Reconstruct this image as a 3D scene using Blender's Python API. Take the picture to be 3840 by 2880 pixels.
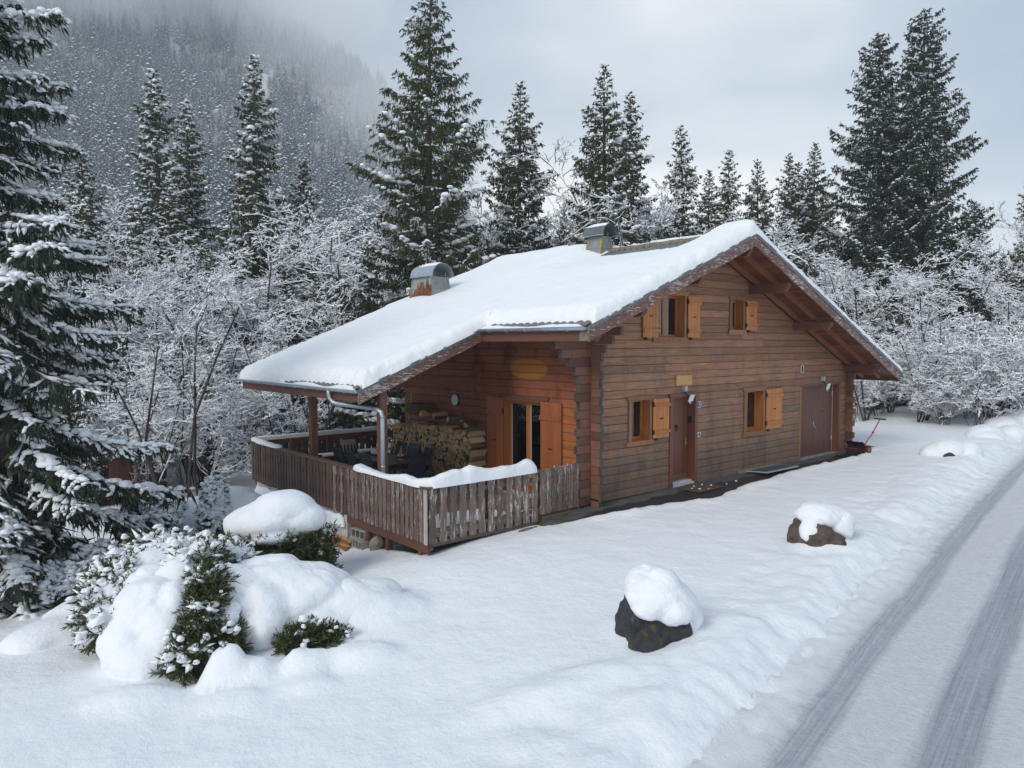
import bpy, math, random
import numpy as np
from mathutils import Vector, Matrix, Euler

D = bpy.data
SC = bpy.context.scene
COL = SC.collection
for o in list(D.objects):
    D.objects.remove(o)

# ------------------------------------------------------------------ camera
cam_d = D.cameras.new('camera'); cam = D.objects.new('camera', cam_d); COL.objects.link(cam)
cam_d.sensor_width = 36.0; cam_d.lens = 25.98; cam_d.clip_start = 0.1; cam_d.clip_end = 3000
_r = Vector((0.76497, -0.64406, -0.00320)); _u = Vector((0.03878, 0.04110, 0.99840)); _f = Vector((0.64290, 0.76387, -0.05642))
CAM = Vector((-11.6707, -11.2016, 3.5701))
cam.matrix_world = Matrix(((_r.x, _u.x, -_f.x, CAM.x), (_r.y, _u.y, -_f.y, CAM.y), (_r.z, _u.z, -_f.z, CAM.z), (0, 0, 0, 1)))
SC.camera = cam

# ------------------------------------------------------------------ sky and light
SUN_EL, SUN_AZ = math.radians(36), math.radians(-102)     # azimuth from +Y towards +X (house axes)
world = D.worlds.new('World'); SC.world = world; world.use_nodes = True
wn = world.node_tree; wn.nodes.clear()
def WN(t, **k):
    n = wn.nodes.new(t)
    for a, v in k.items():
        setattr(n, a, v)
    return n
w_out = WN('ShaderNodeOutputWorld'); w_bg = WN('ShaderNodeBackground')
sky = WN('ShaderNodeTexSky', sky_type='NISHITA'); sky.sun_disc = False; sky.sun_elevation = SUN_EL; sky.sun_rotation = SUN_AZ
sky.dust_density = 2.0
w_mul = WN('ShaderNodeVectorMath', operation='SCALE'); w_mul.inputs['Scale'].default_value = 0.085
wn.links.new(sky.outputs[0], w_mul.inputs[0])
w_tc = WN('ShaderNodeTexCoord')
w_map = WN('ShaderNodeMapping'); w_map.inputs['Scale'].default_value = (1.0, 1.0, 2.6); w_map.inputs['Location'].default_value = (0.55, 0.2, 0.3)
wn.links.new(w_tc.outputs['Generated'], w_map.inputs[0])
w_no = WN('ShaderNodeTexNoise'); w_no.inputs['Scale'].default_value = 1.7; w_no.inputs['Detail'].default_value = 5; w_no.inputs['Roughness'].default_value = 0.48
wn.links.new(w_map.outputs[0], w_no.inputs['Vector'])
w_sep = WN('ShaderNodeSeparateXYZ'); wn.links.new(w_tc.outputs['Generated'], w_sep.inputs[0])
w_el = WN('ShaderNodeMapRange'); w_el.inputs['From Min'].default_value = 0.0; w_el.inputs['From Max'].default_value = 0.55
w_el.inputs['To Min'].default_value = 0.27; w_el.inputs['To Max'].default_value = -0.27
wn.links.new(w_sep.outputs['Z'], w_el.inputs['Value'])
w_add = WN('ShaderNodeMath', operation='ADD'); wn.links.new(w_no.outputs['Fac'], w_add.inputs[0]); wn.links.new(w_el.outputs[0], w_add.inputs[1])
w_ramp = WN('ShaderNodeValToRGB'); r = w_ramp.color_ramp
r.elements[0].position = 0.32; r.elements[0].color = (0.285, 0.355, 0.44, 1)
r.elements[1].position = 0.86; r.elements[1].color = (0.80, 0.80, 0.785, 1)
e = r.elements.new(0.60); e.color = (0.44, 0.495, 0.55, 1)
# thinner cloud lets the light through low over the far side of the valley
w_dot = WN('ShaderNodeVectorMath', operation='DOT_PRODUCT'); w_dot.inputs[1].default_value = (0.735, 0.610, 0.29); wn.links.new(w_tc.outputs['Generated'], w_dot.inputs[0])
w_gl = WN('ShaderNodeMapRange', interpolation_type='SMOOTHSTEP'); w_gl.inputs['From Min'].default_value = 0.915; w_gl.inputs['From Max'].default_value = 1.0; w_gl.inputs['To Max'].default_value = 0.34
wn.links.new(w_dot.outputs['Value'], w_gl.inputs['Value'])
w_ad2 = WN('ShaderNodeMath', operation='ADD'); wn.links.new(w_add.outputs[0], w_ad2.inputs[0]); wn.links.new(w_gl.outputs[0], w_ad2.inputs[1])
wn.links.new(w_ad2.outputs[0], w_ramp.inputs[0])
w_mix = WN('ShaderNodeMix', data_type='RGBA'); w_mix.inputs['Factor'].default_value = 0.90
wn.links.new(w_mul.outputs[0], w_mix.inputs['A']); wn.links.new(w_ramp.outputs[0], w_mix.inputs['B'])
wn.links.new(w_mix.outputs['Result'], w_bg.inputs['Color']); w_bg.inputs['Strength'].default_value = 1.0
wn.links.new(w_bg.outputs[0], w_out.inputs['Surface'])

sun_d = D.lights.new('sun', 'SUN'); sun = D.objects.new('sun', sun_d); COL.objects.link(sun)
sun_d.energy = 1.5; sun_d.angle = math.radians(26); sun_d.color = (1.0, 0.95, 0.87)
_sd = Vector((math.sin(SUN_AZ) * math.cos(SUN_EL), math.cos(SUN_AZ) * math.cos(SUN_EL), math.sin(SUN_EL)))
sun.rotation_euler = _sd.to_track_quat('Z', 'Y').to_euler(); sun.location = (-30, -30, 60)

SC.view_settings.view_transform = 'Standard'; SC.view_settings.look = 'None'
SC.view_settings.exposure = 0.50; SC.view_settings.gamma = 1.0; SC.view_settings.use_curve_mapping = False
SC.render.engine = 'CYCLES'
SC.cycles.max_bounces = 9; SC.cycles.diffuse_bounces = 6; SC.cycles.glossy_bounces = 3; SC.cycles.transmission_bounces = 3
SC.cycles.transparent_max_bounces = 8; SC.cycles.volume_bounces = 6; SC.cycles.use_denoising = True
SC.cycles.sample_clamp_indirect = 6; SC.cycles.caustics_reflective = False; SC.cycles.caustics_refractive = False

# ------------------------------------------------------------------ noise helpers
def _hash(i, seed):
    i = (i.astype(np.int64) * 374761393 + seed * 668265263) & 0x7fffffff
    i = ((i ^ (i >> 13)) * 1274126177) & 0x7fffffff
    return ((i ^ (i >> 16)) & 0xffff) / 65535.0
def vnoise(x, y, seed=0):
    x = np.asarray(x, float); y = np.asarray(y, float)
    xi = np.floor(x); yi = np.floor(y); fx = x - xi; fy = y - yi
    fx = fx * fx * (3 - 2 * fx); fy = fy * fy * (3 - 2 * fy)
    h = lambda a, b: _hash(a + b * 5701, seed)
    return (h(xi, yi) * (1 - fx) + h(xi + 1, yi) * fx) * (1 - fy) + (h(xi, yi + 1) * (1 - fx) + h(xi + 1, yi + 1) * fx) * fy
def fbm(x, y, seed=0, oct=4):
    s = 0; a = .5; t = 0
    for k in range(oct):
        s = s + a * (vnoise(np.asarray(x) * 2 ** k, np.asarray(y) * 2 ** k, seed + k * 17) * 2 - 1); t += a; a *= .5
    return s / t
def smooth(a, b, x):
    t = np.clip((np.asarray(x, float) - a) / (b - a), 0, 1)
    return t * t * (3 - 2 * t)

# ------------------------------------------------------------------ mesh helpers
class MB:
    def __init__(self):
        self.v = []; self.f = []; self.m = []
    def add(self, vs, fs, mat=0):
        o = len(self.v); self.v += [tuple(map(float, p)) for p in vs]
        for f in fs:
            self.f.append([i + o for i in f]); self.m.append(mat)
        return self
    def box(self, a, b, mat=0):
        x0, y0, z0 = a; x1, y1, z1 = b
        if x0 > x1: x0, x1 = x1, x0
        if y0 > y1: y0, y1 = y1, y0
        if z0 > z1: z0, z1 = z1, z0
        return self.add([(x0, y0, z0), (x1, y0, z0), (x1, y1, z0), (x0, y1, z0), (x0, y0, z1), (x1, y0, z1), (x1, y1, z1), (x0, y1, z1)],
                        [(0, 3, 2, 1), (4, 5, 6, 7), (0, 1, 5, 4), (1, 2, 6, 5), (2, 3, 7, 6), (3, 0, 4, 7)], mat)
    def prism(self, poly, fn, d0, d1, mat=0):
        """poly = list of (u, w); fn(u, w, d) -> xyz; closed prism between depths d0 and d1"""
        n = len(poly)
        vs = [fn(u, w, d0) for u, w in poly] + [fn(u, w, d1) for u, w in poly]
        fs = [tuple(range(n - 1, -1, -1)), tuple(range(n, 2 * n))] + [(i, (i + 1) % n, n + (i + 1) % n, n + i) for i in range(n)]
        return self.add(vs, fs, mat)
    def tube(self, path, rad, n=8, mat=0, cap=True):
        path = [Vector(p) for p in path]; m = len(path)
        rad = rad if hasattr(rad, '__len__') else [rad] * m
        vs = []; fs = []; up = None
        for i, p in enumerate(path):
            t = (path[min(i + 1, m - 1)] - path[max(i - 1, 0)])
            t = t.normalized() if t.length > 1e-9 else Vector((0, 0, 1))
            if up is None:
                up = t.orthogonal().normalized()
            up = (up - t * up.dot(t)); up = up.normalized() if up.length > 1e-6 else t.orthogonal().normalized()
            s = t.cross(up)
            for k in range(n):
                a = 2 * math.pi * k / n
                vs.append(p + (up * math.cos(a) + s * math.sin(a)) * rad[i])
        for i in range(m - 1):
            for k in range(n):
                fs.append((i * n + k, i * n + (k + 1) % n, (i + 1) * n + (k + 1) % n, (i + 1) * n + k))
        if cap:
            fs.append(tuple(range(n - 1, -1, -1))); fs.append(tuple((m - 1) * n + k for k in range(n)))
        return self.add(vs, fs, mat)
    def cyl(self, c, r, h, n=16, mat=0, axis='Z', r2=None):
        r2 = r if r2 is None else r2
        a = {'X': (h, 0, 0), 'Y': (0, h, 0), 'Z': (0, 0, h)}[axis]; c = Vector(c)
        return self.tube([c, c + Vector(a)], [r, r2], n, mat)
    def ball(self, c, r, n=10, m=6, mat=0, sc=(1, 1, 1)):
        vs = [(c[0], c[1], c[2] - r * sc[2])]; fs = []
        for j in range(1, m):
            t = math.pi * j / m
            for k in range(n):
                a = 2 * math.pi * k / n
                vs.append((c[0] + r * sc[0] * math.sin(t) * math.cos(a), c[1] + r * sc[1] * math.sin(t) * math.sin(a), c[2] - r * sc[2] * math.cos(t)))
        vs.append((c[0], c[1], c[2] + r * sc[2])); L = len(vs) - 1
        for k in range(n):
            fs.append((0, 1 + (k + 1) % n, 1 + k)); fs.append((L, L - n + k, L - n + (k + 1) % n))
        for j in range(m - 2):
            for k in range(n):
                fs.append((1 + j * n + k, 1 + j * n + (k + 1) % n, 1 + (j + 1) * n + (k + 1) % n, 1 + (j + 1) * n + k))
        return self.add(vs, fs, mat)
    def mesh(self, name, mats, smooth_=False):
        me = D.meshes.new(name); me.from_pydata(self.v, [], self.f)
        mats = mats if isinstance(mats, (list, tuple)) else [mats]
        for m in mats: me.materials.append(m)
        if len(mats) > 1: me.polygons.foreach_set('material_index', self.m)
        if smooth_: me.polygons.foreach_set('use_smooth', [True] * len(me.polygons))
        me.update(); return me
    def build(self, name, mats, parent=None, smooth_=False):
        return obj(name, self.mesh(name, mats, smooth_), parent)

def obj(name, me, parent=None, loc=(0, 0, 0), rotz=0.0):
    o = D.objects.new(name, me); COL.objects.link(o); o.location = loc
    if rotz: o.rotation_euler = (0, 0, rotz)
    if parent is not None: o.parent = parent
    return o
def tag(o, label=None, cat=None, group=None, kind=None):
    if label: o['label'] = label
    if cat: o['category'] = cat
    if group: o['group'] = group
    if kind: o['kind'] = kind
    return o
def thing(name, label, cat, loc=(0, 0, 0), rotz=0.0, group=None):
    o = D.objects.new(name, None); COL.objects.link(o); o.location = loc; o.rotation_euler = (0, 0, rotz)
    o.empty_display_size = .2
    return tag(o, label, cat, group)
def kids(o):
    return [c for c in KID.get(o.name, [])]
def dup(o, loc=None, rotz=None, label=None, group=None, scale=None, _parent=None):
    c = o.copy(); COL.objects.link(c)
    if _parent is not None: c.parent = _parent
    else:
        if loc is not None: c.location = loc
        if rotz is not None: c.rotation_euler = (0, 0, rotz)
        if scale is not None: c.scale = scale if hasattr(scale, '__len__') else (scale,) * 3
        if label: c['label'] = label
        if group: c['group'] = group
    for ch in o.children:
        dup(ch, _parent=c)
    return c
def np_mesh(name, V, F, mats, midx=None, smooth_=False):
    """V (n,3), F list of int arrays (each k x 3 or k x 4)"""
    me = D.meshes.new(name)
    F = [f for f in (F if isinstance(F, list) else [F]) if len(f)]
    loops = np.concatenate([f.ravel() for f in F]).astype(np.int32)
    tot = np.concatenate([np.full(len(f), f.shape[1]) for f in F]).astype(np.int32)
    start = np.concatenate([[0], np.cumsum(tot)[:-1]]).astype(np.int32)
    me.vertices.add(len(V)); me.vertices.foreach_set('co', np.ascontiguousarray(V, np.float32).ravel())
    me.loops.add(len(loops)); me.loops.foreach_set('vertex_index', loops)
    me.polygons.add(len(tot)); me.polygons.foreach_set('loop_start', start); me.polygons.foreach_set('loop_total', tot)
    for m in (mats if isinstance(mats, (list, tuple)) else [mats]): me.materials.append(m)
    if midx is not None: me.polygons.foreach_set('material_index', np.asarray(midx, np.int32))
    if smooth_: me.polygons.foreach_set('use_smooth', np.ones(len(tot), bool))
    me.update(calc_edges=True); me.validate()
    return me

# ------------------------------------------------------------------ materials
class NT:
    def __init__(self, name):
        self.m = D.materials.new(name); self.m.use_nodes = True; self.t = self.m.node_tree
        self.b = self.t.nodes['Principled BSDF']; self.out = self.t.nodes['Material Output']
        self._pos = None
    def n(self, t, **k):
        x = self.t.nodes.new(t)
        for a, v in k.items():
            if a[0].isupper(): x.inputs[a.replace('_', ' ')].default_value = v
            else: setattr(x, a, v)
        return x
    def l(self, a, b): self.t.links.new(a, b)
    def pos(self, kind='pos'):
        if kind == 'obj': return self.n('ShaderNodeTexCoord').outputs['Object']
        if kind == 'uv': return self.n('ShaderNodeTexCoord').outputs['UV']
        return self.n('ShaderNodeNewGeometry').outputs['Position']
    def noise(self, scale, stretch=(1, 1, 1), detail=4, rough=.55, kind='pos', dist=0, off=None):
        mp = self.n('ShaderNodeMapping'); mp.inputs['Scale'].default_value = stretch
        if off is not None: self.l(off, mp.inputs['Location'])
        self.l(self.pos(kind), mp.inputs[0])
        x = self.n('ShaderNodeTexNoise', Scale=scale, Detail=detail, Roughness=rough, Distortion=dist)
        self.l(mp.outputs[0], x.inputs['Vector']); return x.outputs['Fac']
    def ramp(self, fac, *stops, interp='LINEAR'):
        x = self.n('ShaderNodeValToRGB'); cr = x.color_ramp; cr.interpolation = interp
        while len(cr.elements) < len(stops): cr.elements.new(.5)
        for e, (p, c) in zip(cr.elements, stops):
            e.position = p; e.color = (c, c, c, 1) if not hasattr(c, '__len__') else (*c, 1)
        self.l(fac, x.inputs[0]); return x.outputs[0]
    def mix(self, fac, a, b, mode='MIX'):
        x = self.n('ShaderNodeMix', data_type='RGBA', blend_type=mode)
        for s, v in ((x.inputs['Factor'], fac), (x.inputs['A'], a), (x.inputs['B'], b)):
            if hasattr(v, 'is_linked') or hasattr(v, 'links'): self.l(v, s)
            elif hasattr(v, '__len__'): s.default_value = (*v, 1)
            else: s.default_value = v if s.name == 'Factor' else (v, v, v, 1)
        return x.outputs['Result']
    def math(self, op, a, b=0.0, clamp=False):
        x = self.n('ShaderNodeMath', operation=op, use_clamp=clamp)
        for s, v in ((x.inputs[0], a), (x.inputs[1], b)):
            if hasattr(v, 'links'): self.l(v, s)
            else: s.default_value = v
        return x.outputs[0]
    def sep(self, kind='pos'):
        x = self.n('ShaderNodeSeparateXYZ'); self.l(self.pos(kind), x.inputs[0]); return x.outputs
    def rnd(self): return self.n('ShaderNodeObjectInfo').outputs['Random']
    def island(self): return self.n('ShaderNodeNewGeometry').outputs['Random Per Island']
    def range(self, v, a, b, c=0., d=1.):
        x = self.n('ShaderNodeMapRange', From_Min=a, From_Max=b, To_Min=c, To_Max=d); self.l(v, x.inputs['Value']); return x.outputs[0]
    def color(self, c):
        if hasattr(c, 'links'): self.l(c, self.b.inputs['Base Color'])
        else: self.b.inputs['Base Color'].default_value = (*c, 1)
        return self
    def rough(self, v):
        if hasattr(v, 'links'): self.l(v, self.b.inputs['Roughness'])
        else: self.b.inputs['Roughness'].default_value = v
        return self
    def bump(self, h, strength=.3, dist=.01):
        x = self.n('ShaderNodeBump', Strength=strength, Distance=dist); self.l(h, x.inputs['Height'])
        self.l(x.outputs[0], self.b.inputs['Normal']); return self

def M_snow(name, grain=1.0, tint=(.86, .88, .915)):
    t = NT(name); t.rough(.75)
    t.b.inputs['Specular IOR Level'].default_value = .25
    a = t.noise(2.2, detail=6, rough=.62); b = t.noise(30, detail=4, rough=.7)
    s = t.math('ADD', t.math('MULTIPLY', a, .07), t.math('MULTIPLY', b, .007 * grain))
    t.color(t.mix(t.math('MULTIPLY', t.noise(9, detail=4), .5), tint, tuple(min(1, c * 1.05) for c in tint)))
    t.bump(s, .9, 1.0)
    return t.m
SNOW = M_snow('snow')
SNOW_ROOF = M_snow('roof_snow', .6, (.90, .915, .93))
def M_treesnow():
    t = NT('tree_snow'); t.rough(.8); t.color((.91, .93, .955)); t.b.inputs['Specular IOR Level'].default_value = .1
    t.bump(t.noise(22, kind='obj', detail=2), .5, .03); return t.m
TSNOW = M_treesnow()

def M_wood(name, c1, c2, axis='X', grain=1., rough=.65, var=.25, stain=None, flake=None, bump=.25):
    """stained timber: streaky grain along axis, per-board variation, optional dark stain / flaking paint"""
    t = NT(name); st = {'X': (.06, 1, 1), 'Y': (1, .06, 1), 'Z': (1, 1, .06)}[axis]
    rn = t.rnd()
    off = t.n('ShaderNodeCombineXYZ'); t.l(t.math('MULTIPLY', rn, 37.), off.inputs[0]); t.l(t.math('MULTIPLY', rn, 11.), off.inputs[2])
    g = t.noise(26 * grain, st, 6, .65, off=off.outputs[0], dist=.4)
    c = t.mix(t.ramp(g, (.3, 0.), (.72, 1.)), c1, c2)
    kn = t.noise(7 * grain, {'X': (.45, 1, 1), 'Y': (1, .45, 1), 'Z': (1, 1, .45)}[axis], 2, .5, off=off.outputs[0])
    c = t.mix(t.ramp(kn, (.68, 0.), (.78, .7)), c, tuple(v * .45 for v in c1))
    br = t.range(rn, 0, 1, 1 - var, 1 + var)
    hs = t.n('ShaderNodeHueSaturation'); t.l(br, hs.inputs['Value']); t.l(c, hs.inputs['Color']); c = hs.outputs[0]
    if stain: c = stain(t, c)
    if flake:
        # peeling paint: bare pale wood / old white coat showing in streaks
        amt, col = flake
        f = t.noise(34, {'X': (.16, 1, 1), 'Y': (1, .16, 1), 'Z': (1, 1, .13)}[axis], 9, .78, dist=.5)
        f2 = t.noise(1.3, (1, 1, 1), 2, .5)
        k = t.math('ADD', f, t.math('MULTIPLY', t.math('SUBTRACT', f2, .5), .22))
        c = t.mix(t.ramp(k, (1 - amt, 0.), (1 - amt + .045, 1.)), c, col)
    t.color(c).rough(rough); t.bump(g, bump, .006); return t.m

def _gable_stain(t, c):
    p = t.sep(); z = p['Z']; x = p['X']
    # grey weathered lower courses, reddish fresh stain to the upper right
    lo = t.range(t.math('ADD', z, t.math('MULTIPLY', t.math('SUBTRACT', t.noise(1.1, detail=4), .5), 2.2)), .2, 2.6, 1., 0.)
    c = t.mix(t.math('MULTIPLY', lo, .60), c, t.mix(t.noise(20, (.08, 1, 1), 5), (.075, .058, .047), (.20, .155, .122)))
    dk = t.ramp(t.noise(1.9, (1, 1, .45), 9, .75), (.48, 0.), (.64, 1.))
    c = t.mix(t.math('MULTIPLY', t.math('MULTIPLY', dk, t.range(z, 2.3, 4.4, 1., .12)), t.range(x, 6.5, 10.0, .62, .3)), c, (.050, .044, .042))
    gr = t.ramp(t.noise(3.2, (.35, 1, 1), 7, .7), (.50, 0.), (.62, 1.))
    c = t.mix(t.math('MULTIPLY', gr, t.range(z, 4.2, 2.0, .10, .55)), c, t.mix(t.noise(30, (.06, 1, 1), 5), (.105, .086, .070), (.27, .215, .165)))
    up = t.math('MULTIPLY', t.range(t.math('ADD', z, t.math('MULTIPLY', x, .32)), 4.4, 6.6), .75)
    c = t.mix(up, c, t.mix(.35, c, (.095, .032, .022)))
    return c
W_GABLE = M_wood('gable_plank', (.195, .086, .044), (.46, .235, .125), 'X', stain=_gable_stain, var=.24)
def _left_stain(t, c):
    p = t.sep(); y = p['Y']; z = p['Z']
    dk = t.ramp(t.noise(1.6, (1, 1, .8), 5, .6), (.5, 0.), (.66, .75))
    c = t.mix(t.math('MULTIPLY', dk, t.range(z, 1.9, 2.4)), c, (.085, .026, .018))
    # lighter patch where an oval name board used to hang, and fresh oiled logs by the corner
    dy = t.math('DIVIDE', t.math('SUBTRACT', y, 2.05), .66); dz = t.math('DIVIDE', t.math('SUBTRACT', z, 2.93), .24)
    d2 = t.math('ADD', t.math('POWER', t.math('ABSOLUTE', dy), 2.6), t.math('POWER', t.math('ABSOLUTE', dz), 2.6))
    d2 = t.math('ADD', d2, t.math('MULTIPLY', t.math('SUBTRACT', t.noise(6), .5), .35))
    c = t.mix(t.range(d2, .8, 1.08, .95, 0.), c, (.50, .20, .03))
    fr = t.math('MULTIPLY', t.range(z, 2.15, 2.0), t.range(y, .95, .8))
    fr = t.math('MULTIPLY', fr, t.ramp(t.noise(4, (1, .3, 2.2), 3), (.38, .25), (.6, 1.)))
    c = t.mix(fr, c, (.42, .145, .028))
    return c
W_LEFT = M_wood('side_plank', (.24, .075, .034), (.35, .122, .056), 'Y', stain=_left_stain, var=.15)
W_ENDX = M_wood('log_end', (.125, .052, .032), (.20, .088, .055), 'Z', var=.35)
W_ENDG = M_wood('weathered_log_end', (.050, .043, .040), (.095, .078, .068), 'Z', var=.3)
W_RED = M_wood('red_brown_timber', (.115, .044, .030), (.175, .072, .048), 'Y', var=.2)
W_REDX = M_wood('red_brown_beam', (.125, .046, .030), (.19, .074, .048), 'X', var=.2)
W_POST = M_wood('red_brown_post', (.105, .042, .029), (.165, .068, .045), 'Z', var=.15)
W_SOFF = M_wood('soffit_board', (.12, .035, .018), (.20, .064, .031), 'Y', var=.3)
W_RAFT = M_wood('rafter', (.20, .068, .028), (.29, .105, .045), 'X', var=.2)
W_RAKE = M_wood('rake_board', (.135, .060, .045), (.20, .095, .072), 'X', var=.1, flake=(.46, (.55, .53, .50)))
W_SHUT = M_wood('shutter_board', (.43, .150, .030), (.60, .235, .058), 'Z', var=.14, rough=.5)
W_SHUTB = M_wood('shutter_batten', (.40, .125, .035), (.52, .175, .055), 'X', var=.1, rough=.5)
W_SHUT2 = M_wood('terrace_shutter', (.30, .088, .028), (.40, .125, .042), 'Z', var=.12, rough=.5)
W_WIN = M_wood('window_frame', (.36, .125, .03), (.48, .18, .05), 'Z', var=.15, rough=.45)
W_CASE = M_wood('window_casing', (.24, .105, .045), (.34, .16, .075), 'Z', var=.25)
W_DOOR = M_wood('front_door', (.155, .050, .032), (.215, .078, .050), 'Z', var=.1, rough=.45)
W_GAR = M_wood('garage_board', (.125, .052, .038), (.175, .075, .055), 'Z', var=.08, rough=.55)
W_RAIL = M_wood('railing_slat', (.098, .068, .055), (.175, .125, .102), 'Z', var=.28, flake=(.445, (.56, .54, .51)), bump=.5)
W_RAILD = M_wood('railing_slat_dark', (.070, .038, .028), (.115, .066, .048), 'Z', var=.28, flake=(.34, (.50, .48, .45)), bump=.5)
W_HRAIL = M_wood('handrail', (.095, .062, .042), (.165, .115, .080), 'Y', var=.1, bump=.5)
W_DECK = M_wood('deck_board', (.12, .095, .075), (.21, .165, .13), 'X', var=.25)
W_SIGN = M_wood('pale_board', (.52, .25, .075), (.68, .38, .14), 'X', var=0, rough=.4)
def simple(name, col, rough=.6, metal=0., noise=None, bump=None):
    t = NT(name); t.rough(rough); t.b.inputs['Metallic'].default_value = metal
    if noise:
        sc, amt = noise
        c = t.mix(t.ramp(t.noise(sc, detail=5, rough=.6, kind='obj'), (.3, 0.), (.7, 1.)), tuple(v * (1 - amt) for v in col), tuple(min(1, v * (1 + amt)) for v in col))
        t.color(c)
    else: t.color(col)
    if bump: t.bump(t.noise(bump[0], kind='obj', detail=6), bump[1], bump[2])
    return t.m
ZINC = simple('zinc', (.42, .47, .53), .42, .55, (9, .18))
TILE = simple('grey_tile', (.15, .153, .162), .6, 0, (14, .35), (30, .4, .02))
FLASH = simple('grey_flashing', (.13, .145, .165), .5, .2, (8, .2))
MOSSY = simple('mossy_ridge', (.20, .17, .115), .8, 0, (10, .35), (25, .5, .02))
IRON = simple('black_iron', (.025, .024, .024), .5, .4)
WHITEP = simple('white_plastic', (.72, .73, .74), .4)
BLACKP = simple('black_plastic', (.018, .018, .02), .45)
STEEL = simple('brushed_steel', (.5, .5, .5), .35, .8)
CONC = simple('concrete', (.30, .285, .26), .85, 0, (6, .25), (40, .5, .01))
WHITEW = simple('whitewashed_plinth', (.55, .56, .57), .8, 0, (5, .2))
NAVY = simple('navy_sling_fabric', (.022, .026, .042), .75, 0, (30, .3))
ANTHR = simple('anthracite_frame', (.020, .021, .026), .45)
TABLE = simple('dark_table_top', (.040, .039, .041), .35, 0, (6, .3))
DARKIN = simple('dark_interior', (.012, .010, .009), .9)
CURT = simple('white_curtain', (.86, .85, .82), .9)
GREYCURT = simple('grey_curtain', (.30, .28, .26), .9)
def M_glass():
    t = NT('window_glass'); t.t.nodes.remove(t.b)
    g = t.n('ShaderNodeBsdfGlossy', Roughness=.02); g.inputs['Color'].default_value = (.95, .97, 1, 1)
    tr = t.n('ShaderNodeBsdfTransparent'); tr.inputs['Color'].default_value = (.90, .92, .93, 1)
    fr = t.n('ShaderNodeFresnel', IOR=1.55); mx = t.n('ShaderNodeMixShader')
    t.l(t.math('ADD', t.math('MULTIPLY', fr.outputs[0], 1.25), .04, True), mx.inputs[0]); t.l(tr.outputs[0], mx.inputs[1]); t.l(g.outputs[0], mx.inputs[2])
    t.l(mx.outputs[0], t.out.inputs['Surface']); return t.m
GLASS = M_glass()
# ================================================================== terrain
CP = np.array([
    # x, y, z  (snow surface)
    (0, -1, .02), (4, -1, .05), (8, -1, .07), (12, -1, .10), (2, 4, -.1), (8, 4, 0), (6, 8, -.2), (12, 8, -.1),
    (-2, -.9, -.14), (-4.4, -.6, -.27), (-3.0, -.35, -.17), (-1.0, -.4, -.15), (-4.6, 1.5, -.62), (-4.8, 3.2, -.85), (-4.9, 6, -1.05), (-5, 9, -1.25),
    (-2, 1, -.30), (-2, 5, -.8), (-2, 8.5, -1.1),
    (-6.5, -1, -.58), (-7.2, .8, -.75), (-8, -2.2, -.66), (-9.8, -1.0, -.70), (-11, -4, -.75), (-9, -4.5, -.66), (-7, -4, -.60),
    (-10.5, 2, -.85), (-12, 6, -1.2), (-9.5, 6, -1.05), (-7, 6, -1.0), (-6.5, 10, -1.35), (-14, 0, -.9), (-14, -7, -.8), (-10, -9, -.62),
    (-3, -3, -.26), (1, -3, -.10), (5, -3, .0), (9, -2.8, .08), (13, -2, .16), (17, -1, .22), (16, 2, .15), (22, 3, .22), (27, 5, .10), (20, 8, .05), (14, 6, .0),
    (-5.4, -5.6, -.36), (-8, -7.2, -.45), (-3, -5.2, -.28), (0, -5.1, -.20), (4, -4.6, -.10), (9, -3.8, .02), (14, -3.0, .16), (19, -1.6, .26), (24, 0, .3),
    (-8, -12, -.6), (0, -12, -.3), (10, -12, .1), (20, -8, .3), (30, -4, .4), (30, 4, .15),
    (-6, 14, -1.7), (0, 14, -1.5), (7, 14, -1.1), (14, 14, -.8), (22, 14, -.5), (32, 10, -.3), (40, 5, 0), (45, -5, .4),
    (-14, 16, -2.0), (-20, 8, -1.6), (-22, -6, -1.2), (0, 28, -2.2), (15, 28, -1.6), (35, 25, -1.0), (-20, 30, -2.6), (55, 20, -.8), (0, 60, -2.5), (60, 60, -2), (-60, 40, -3), (60, -30, 1), (-50, -40, -2), (10, -50, 0)], float)
def _rbf_fit(P):
    d = np.hypot(P[:, None, 0] - P[None, :, 0], P[:, None, 1] - P[None, :, 1]); A = d + np.eye(len(P)) * -.15
    n = len(P); Q = np.c_[np.ones(n), P[:, :2]]
    M = np.block([[A, Q], [Q.T, np.zeros((3, 3))]])
    return np.linalg.solve(M, np.r_[P[:, 2], 0, 0, 0])
_W = _rbf_fit(CP)
def base_z(x, y):
    x = np.asarray(x, float); y = np.asarray(y, float); s = _W[-3] + _W[-2] * x + _W[-1] * y
    for (px, py, _), w in zip(CP, _W): s = s + w * np.hypot(x - px, y - py)
    far = np.hypot(x + 5, y - 5)
    return s * (1 - smooth(50, 90, far)) + (-2.2) * smooth(50, 90, far)
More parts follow.
